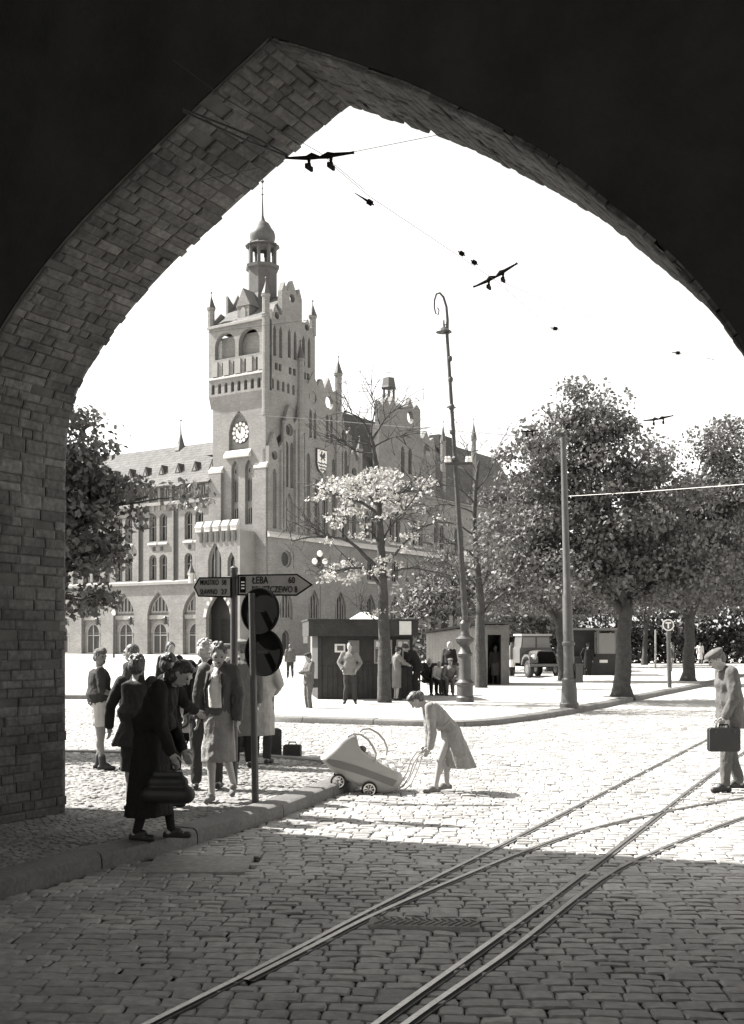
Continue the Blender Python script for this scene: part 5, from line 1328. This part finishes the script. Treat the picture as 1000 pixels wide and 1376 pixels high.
# stooping old woman in black
ow = person('stooping old woman in a long black coat stepping to the kerb with a black bag', pv(203, 1128), 1.56, 352,
    {'lean': 14, 'bow': 18, 'elR': (.22,.12,1.10), 'AwrR': (.17,.24,.80), 'elL': (-.25,.05,1.1), 'AwrL': (-.16,.24,.80), 'knL': (-.08,.10,.50), 'anL': (-.08,.16,.085), 'knR': (.09,.02,.5), 'anR': (.09,-.10,.085)},
    [('coat','cblack',{'hem':.22,'flare':1.32,'hemy':-.03,'pleat':.05,'loose':.08}), ('socks','cblack',{'top':.1})], head=(-8, 12, 0), hair=('long','hairdark'), group=PG, seed=8, shoes='leather')
h_ = hand_pt(ow, 'R', .06)
root = empty('handbag', h_ - Vector((.02,.02,.36)), R(-6), 'large soft black bag carried low by the stooping old woman in black', 'bag')
b = MB(); b.capsule((-.15,0,.08),.075,(.15,0,.08),.075); b.capsule((-.12,0,.18),.05,(.12,0,.18),.05); b.capsule((-.11,0,.25),.018,(.11,0,.25),.018); b.voxel('body', 'leather', root, .011, 3)
b = MB(); b.tube([(-.07,0,.25),(-.06,0,.31),(0,0,.345),(.06,0,.31),(.07,0,.25)], .008, 6); b.build('handle', 'leather', root)
person('man with pale hair and dark suit from behind, next to the cardigan woman', pv(276, 1060), 1.66, 95, {'elL': (-.24,0,1.1), 'knR': (.12,.02,.5), 'anR': (.14,-.02,.085), 'knL': (-.1,.0,.5), 'anL': (-.1,-.06,.085)},
    [('jacket','cblack',{'hem':.78}), ('trousers','cdark')], hair=('curly','hairlight'), group=PG, seed=9)
wc = person('woman in a long open cardigan, white blouse and grey skirt walking towards the sign pole', pv(294, 1076), 1.64, 268,
    {'elL': (-.25,-.03,1.12), 'wrL': (-.27,.02,.88), 'elR': (.26,.02,1.12), 'wrR': (.30,.05,.90), 'knL': (-.06,-.06,.52), 'anL': (-.13,-.16,.17), 'toeL': (0,.08,-.11), 'knR': (.07,.06,.50), 'anR': (.06,.08,.085), 'twist': -8, 'lean': 3, 'elL': (-.23,-.03,1.12), 'wrL': (-.22,.02,.88), 'elR': (.22,.02,1.12), 'wrR': (.22,.03,.90)},
    [('jacket','cgrey',{'hem':.62,'flare':.95,'loose':.0,'hemc':(0,-.05,.62)}), ('front','cwhite'), ('lapel','cdark'), ('skirt','cdress',{'hem':.42,'flare':1.10,'pleat':.03,'hemy':.03})], head=(20, 22, 0), hair=('curly','hairmid'), group=PG, seed=10, skin='stocking', shoes='cmid', bust=.0, thin=.88)
h_ = hand_pt(wc, 'R', .07)
person('man in a flat cap and long grey coat, seen from behind beside the sign pole', pv(325, 1031), 1.66, 110, {'elL': (-.25,.0,1.1)}, [('coat','cgrey',{'hem':.42,'flare':1.0,'loose':.05}), ('trousers','cblack')], head=(38, 0, 0), hair=('short','hairmid'), hat=('cap','cmid'), group=PG, seed=11)
person('person in a pale raincoat standing behind the round sign plates', pv(351, 1026), 1.60, 80, {'elR': (.27,.02,1.12), 'wrR': (.14,.2,1.0), 'elL': (-.25,.05,1.1)}, [('coat','clight',{'hem':.40,'flare':1.05,'loose':.05}), ('trousers','cdark'), ('belt','clight')], hair=('short','hairdark'), group=PG, seed=12)
person('dark haired person in dark clothes farther off, above the woman with curls', pv(229, 985), 1.62, 300, {'elL': (-.28,.05,1.12), 'wrL': (-.12,.2,1.0)}, [('jacket','cblack'), ('trousers','cdark')], hair=('curly','hairdark'), group=PG, seed=13, near=False)
person('fair haired person almost hidden behind the man in the flat cap', pv(333, 1012), 1.64, 250, {}, [('jacket','cdark'), ('trousers','cdark')], hair=('short','hairlight'), group=PG, seed=14, near=False)
case('travel_trunk', 'tall black travel case behind the raincoat wearer', gp(369, 1022), .17, .24, .47, 15, 'leather', 'suitcase', False)
case('suitcase', 'small black suitcase standing alone on the ground right of the group', gp(393, 1027), .25, .12, .28, -8, 'leather', 'suitcase')
# hand cart with round emblem
c = gp(259, 1008); root = empty('hand_cart', c, R(4), 'pale box cart with a round emblem and dark skirt behind the group', 'cart')
b = MB(); b.box(-.33,.33,-.25,.25,.30,.68); b.box(-.35,.35,-.27,.27,.68,.71); b.build('box', 'clight', root)
b = MB(); b.box(-.34,.34,-.26,.26,.17,.298); b.build('skirt', 'black', root)
b = MB()
M = Matrix.Rotation(R(90),3,'X')
b.lathe([(.10,-.004),(.10,.004),(.135,.004),(.135,-.004)], (-.16,-.262,.50), 28, M, ring=True); em = b.build('emblem_ring', 'cdark', root)
b = MB(); b.lathe([(.03,-.004),(.03,.004),(.065,.004),(.065,-.004)], (-.16,-.262,.50), 18, M, ring=True); b.box(-.17,-.15,-.267,-.2605,.43,.57); b.build('emblem', 'cdark', em)
for x in (-.24, .24):
    for y in (-.29, .29):
        b = MB(); b.lathe([(.12,-.015),(.15,-.012),(.15,.012),(.12,.015)], (x,y,.15), 20, M, ring=True)
        for k in range(5): a = 6.28*k/10; b.bar((x-.13*math.cos(a),y,.15-.13*math.sin(a)),(x+.13*math.cos(a),y,.15+.13*math.sin(a)),.01,.01)
        b.build('wheel', 'rubber', root)

# woman with the pram
pw = person('woman with dark hair bending forward to tip the big pram over the kerb', gp(595, 1064), 1.42, 184,
    {'pel': (0,-.11,.86), 'lean': 44, 'bow': 0, 'AelL': (-.20,.17,.83), 'AwrL': (-.17,.19,.64), 'AelR': (.20,.17,.83), 'AwrR': (.17,.19,.63), 'hdL': (0,.35,-.5), 'hdR': (0,.35,-.5), 'knL': (-.07,.04,.46), 'anL': (-.08,.11,.085), 'knR': (.07,-.06,.46), 'anR': (.07,-.07,.11), 'toeR': (.02,.14,-.075), 'toeL': (-.02,.15,-.06)},
    [('coat','cdress',{'hem':.34,'flare':1.32,'hemy':-.15,'pleat':.08,'pn':7,'sleeve':1.0,'loose':.0,'collar':False}), ('belt','cdress')], head=(0, 14, 0), hair=('bun','hairmid'), seed=15, skin='stocking', shoes='cmid')
D = 13.06; pc_ = gp(495, 1063); PO = Vector((pc_.x, D, 0))
root = empty('pram', PO, R(3), 'big streamlined pale pram with grey stripe and glazed hood tipping over the kerb', 'pram')
def PX(px, py): k = D/F; return ((px-500)*k - PO.x + 0, EYE + (HZ-py)*k)
prof = [(431,1018),(440,1011),(450,1002),(458,993),(466,987),(473,984.5),(478,986.5),(480,995),(485,1006),(497,1015),(510,1022),(525,1030),(537,1037),(540,1044),(536,1054),(527,1062),(517,1064),(505,1062.5),(485,1054),(465,1045),(447,1035)]
P = [PX(x, y) for x, y in smooth_poly(prof + [prof[0]], 3)[:-1]]; cxm = sum(p[0] for p in P)/len(P); czm = sum(p[1] for p in P)/len(P)
hp = [(474,999),(482,993),(487,996),(491,1004),(494,1014),(482,1013),(470,1009)]; HP = [PX(x, y) for x, y in hp]
b = MB(); HW = .21; sl = [(-1,.86),(-.93,.95),(-.8,1),(.8,1),(.93,.95),(1,.86)]; n = len(P); vs = []
for y, k in sl:
    for p in P: vs.append(Vector((cxm+(p[0]-cxm)*k, y*HW, czm+(p[1]-czm)*k)))
fs = [(i*n+j, i*n+(j+1)%n, (i+1)*n+(j+1)%n, (i+1)*n+j) for i in range(5) for j in range(n)]
for e in (0, 5):
    tr = tessellate_polygon([[Vector((p[0],p[1],0)) for p in P]]); fs += [tuple(e*n+i for i in t) for t in tr]
b.add(vs, fs); body = b.build('body', 'enamel', root, smooth=True, angle=40)
SP = [PX(x, y) for x, y in ((434,1015.5),(431.5,1019.5),(440,1027),(470,1036),(500,1046),(531,1058),(538,1049),(505,1037),(475,1026),(450,1019))]
for sg in (-1, 1):
    b = MB(); b.prism([(cxm+(t-cxm)*.88, czm+(z-czm)*.88) for t, z in SP], sg*(HW+.001), sg*(HW+.006), lambda t,z,d: Vector((t,d,z))); b.build('stripe', 'enamelgrey', body)
    arc = [PX(x, y) for x, y in ((466,988),(474,984),(484,985),(493,991),(500,1001),(504,1010),(503,1022))]
    if sg > 0: arc = [PX(x+14, y-2) for x, y in ((468,990),(474,984),(484,983),(495,989),(504,999),(508,1010),(507,1020))]
    b = MB(); b.tube([(t, sg*(HW+.008), z) for t, z in arc], .013, 8); b.build('hood_frame', 'enamel', root)
    hb_ = [PX(x, y) for x, y in ((532,1059),(541,1054),(549,1040),(554,1024),(562,1013),(577,1010.5))]
    b = MB(); b.tube([(t, sg*.17, z) for t, z in hb_], .010, 8); h2 = [PX(x, y) for x, y in ((527,1061),(541,1060),(551,1052),(560,1032),(566,1014))]; b.tube([(t, sg*.17, z) for t, z in h2], .007, 8)
    b.build('handle_bar', 'enamel', root)
    for wx, wy, yy in ((454,1047,-.04 if sg < 0 else .0),(495,1057.5,0)):
        t, z = PX(wx + (10 if sg > 0 else 0), wy - (4 if sg > 0 else 0)); y = sg*(HW+.022) + (0 if sg < 0 else 0)
        M = Matrix.Rotation(R(90),3,'X'); b = MB(); b.lathe([(.070,-.014),(.086,-.014),(.092,0),(.086,.014),(.070,.014)], (t,y,z), 28, M, ring=True); wo = b.build('wheel', 'rubber', root)
        b = MB(); b.lathe([(.058,-.010),(.0695,-.012),(.0695,.012),(.058,.010)], (t,y,z), 24, M, ring=True); b.lathe([(.004,-.03),(.022,-.02),(.022,.02),(.004,.03)], (t,y,z), 12, M)
        for k in range(4): a = 3.1416*k/4+.3; b.bar((t-.064*math.cos(a),y,z-.064*math.sin(a)),(t+.064*math.cos(a),y,z+.064*math.sin(a)),.009,.009)
        b.build('rim', 'chrome', wo)
a_ = PX(577,1010.5); b = MB(); b.tube([(a_[0],-.17,a_[1]),(a_[0],.17,a_[1])], .012, 8); b.build('handle', 'black', root)
b = MB()
for wx, wy in ((459,1045),(500,1055)):
    t, z = PX(wx, wy); b.tube([(t,-.18,z),(t,.18,z)], .008, 6); b.bar((t,0,z),(PX(wx+4,wy-14)[0],0,PX(wx+4,wy-14)[1]),.02,.2)
b.build('undercarriage', 'black', root)
b = MB(); t, z = PX(521,1030); 
for k, (x, y) in enumerate(((497,1014),(505,1020),(515,1026),(525,1031),(533,1037))):
    t, z = PX(x, y); b.ell((t,0,z), (.06,.16,.035))
b.voxel('blanket', 'white', root, .012, 2)
b = MB(); t, z = PX(487,1007); b.ell((t,0,z),(.05,.13,.045)); b.voxel('pillow', 'cgrey', root, .012, 1)
b = MB()
for q in ((475,984.5),(484,985.5),(497,995)):
    t, z = PX(*q); b.tube([(t,-HW,z),(t,HW,z)], .006, 6)
b.build('hood_rib', 'enamel', root)

# people of the middle distance
MG = 'people standing about the square'
person('boy in a light jacket with hands in his pockets in front of the dark kiosk', gp(470, 952, .0)+Vector((0,0,.12)), 1.60, 268, {'elL': (-.30,-.03,1.14), 'wrL': (-.2,.10,.96), 'elR': (.30,-.03,1.14), 'wrR': (.2,.10,.96), 'knL': (-.12,.02,.5), 'anL': (-.15,-.02,.085), 'anR': (.13,-.02,.085)},
    [('jacket','cmid',{'hem':.80,'loose':.03}), ('trousers','cdark')], hair=('short','hairmid'), group=MG, near=False, seed=20)
bo = person('boy in dark cap with a shoulder bag looking down at his hands', gp(415, 958), 1.48, 205, {'elL': (-.25,.08,1.15), 'wrL': (-.05,.25,1.15), 'elR': (.25,.08,1.12), 'wrR': (.05,.27,1.12), 'knR': (.13,.02,.5), 'anR': (.18,-.05,.085), 'lean': -4},
    [('jacket','cgrey',{'hem':.80}), ('trousers','cgrey'), ('belt','cblack')], head=(0, 18, 0), hair=('short','hairdark'), hat=('beret','cdark'), group=MG, near=False, seed=21)
case('satchel', 'dark satchel hanging at the hip of the boy in the dark cap', gp(421, 958) + Vector((.02,-.02,.62)), .2, .08, .22, 10, 'leather', 'bag', False)
person('man walking away across the bright square left of the boys', gp(390, 912), 1.62, 100, {'knL': (-.1,.1,.5), 'anL': (-.1,.15,.085), 'knR': (.1,-.03,.5), 'anR': (.1,-.18,.12)}, [('jacket','cgrey'), ('trousers','cdark')], hair=('short','hairmid'), group=MG, near=False, seed=22)
person('person in a grey coat leaning by the tree trunk at the kiosk', gp(533, 941, .12), 1.5, 20, {'elR': (.25,.15,1.18), 'wrR': (.1,.35,1.12), 'elL': (-.25,.15,1.18), 'wrL': (-.1,.35,1.12)}, [('coat','cmid',{'hem':.38,'flare':.9})], head=(0,15,0), hair=('short','hairdark'), hat=('cap','cdark'), group=MG, near=False, seed=23)
bm_ = person('man in a dark suit bending to read a paper with his neighbour by the trunk', gp(558, 940, .12), 1.70, 172, {'lean': 24, 'bow': 12, 'elL': (-.22,.2,1.15), 'wrL': (-.08,.42,1.1), 'elR': (.22,.2,1.15), 'wrR': (.08,.42,1.1), 'pel': (0,-.08,.92)}, [('jacket','cblack',{'hem':.78}), ('trousers','cblack')], head=(0,10,0), hair=('short','hairdark'), group=MG, near=False, seed=24)
c = at(541, 893, gp(558,940,.12).y - .05); b = MB(); b.add([(-.2,0,-.06),(.0,.03,-.12),(.2,0,.1),(0,-.04,.16),(-.2,.004,-.06),(.0,.034,-.12),(.2,.004,.1),(0,-.036,.16)], [(0,1,2,3),(7,6,5,4),(0,4,5,1),(1,5,6,2),(2,6,7,3),(3,7,4,0)]); o = b.build('newspaper', 'paper'); o.location = c; tag(o, 'white paper held between the two readers at the tree trunk', 'newspaper')
bn = gp(596, 934, .12); BR = R(-8)
def seat(dx, label, face, wear, hair, hgt=1.58, lean=0, seed=30, hat=None, head=(0,10,0)):
    q = bn + Matrix.Rotation(BR, 3, 'Z') @ Vector((dx, .0, 0))
    person(label, q, hgt, face, {'pel': (0,-.02,.52), 'lean': lean, 'knL': (-.1,.42,.50), 'anL': (-.1,.42,.085), 'knR': (.1,.42,.50), 'anR': (.1,.40,.085), 'elL': (-.25,.1,1.12), 'wrL': (-.1,.32,1.0), 'elR': (.25,.1,1.12), 'wrR': (.1,.32,1.0)}, wear, hair=hair, hat=hat, head=head, group='people on the bench', near=False, seed=seed)
seat(-.5, 'woman in a dark coat and pale headscarf slumped at the left end of the bench', 300, [('jacket','cblack',{'hem':.42}), ('trousers','cblack')], ('scarf','clight'), 1.52, 14, 31)
seat(-.15, 'small pale figure with light hair seated second from the left on the bench', 290, [('jacket','clight',{'hem':.42}), ('trousers','cdark')], ('short','hairlight'), 1.40, 4, 32)
seat(.22, 'person in grey clothes and cap seated at the right end of the bench', 262, [('jacket','cmid',{'hem':.42}), ('trousers','cgrey')], ('short','hairdark'), 1.50, 8, 33, ('cap','cgrey'))
person('fair haired person in black standing behind the bench', gp(606, 931, .12)+Vector((0,.6,0)), 1.62, 240, {}, [('jacket','cblack'), ('trousers','cdark')], hair=('curly','hairlight'), group=MG, near=False, seed=34)
person('woman in a pale dress inside the doorway of the light hut', Vector((at(666,0,43.2).x, 43.2, .0)), 1.62, 262, {}, [('shirt','cmid'), ('skirt','clight',{'hem':.45})], hair=('curly','hairmid'), group=MG, near=False, seed=35)
person('man in a long white coat between the light hut and the truck', gp(688, 909), 1.62, 95, {}, [('coat','cwhite',{'hem':.5}), ('trousers','cdark')], hair=('short','hairmid'), group=MG, near=False, seed=36)
person('dark figure standing in front of the dark stall left of the white post', gp(790, 911), 1.68, 85, {'elL': (-.3,.1,1.15)}, [('coat','cblack',{'hem':.45}), ('trousers','cblack')], hair=('short','hairdark'), group=MG, near=False, seed=37)
person('dark figure walking far behind the T stop sign', gp(903, 905), 1.70, 200, {'knL': (-.1,.12,.5), 'anL': (-.1,.2,.085), 'elL': (-.34,.1,1.15)}, [('jacket','cdark'), ('trousers','cmid')], hair=('short','hairdark'), group=MG, near=False, seed=38)
person('far figure in a white dress between the trunks at the right', gp(941, 893), 1.7, 260, {}, [('shirt','cwhite'), ('skirt','cwhite',{'hem':.4})], hair=('curly','hairdark'), group=MG, near=False, seed=39)
# man at the right edge
rm = person('elderly man in a flat cap and checked jacket carrying a briefcase at the right edge', gp(982, 1063), 1.70, 183, {'lean': 5, 'bow': 10, 'elL': (-.23,.03,1.10), 'wrL': (-.20,.14,.90), 'elR': (.23,.0,1.10), 'wrR': (.2,.06,.86), 'knL': (-.09,.08,.5), 'anL': (-.09,.10,.085), 'knR': (.09,-.02,.5), 'anR': (.09,-.14,.10)},
    [('jacket','cgrey',{'hem':.74,'loose':.03}), ('trousers','cgrey')], head=(0, 16, 0), hair=('short','hairmid'), hat=('cap','cgrey'), seed=40)
h_ = hand_pt(rm, 'L', .10)
case('briefcase', 'dark briefcase carried by the elderly man at the right edge', h_ + Vector((-.03,-.03,-.30)), .36, .09, .27, 3, 'leather', 'briefcase')
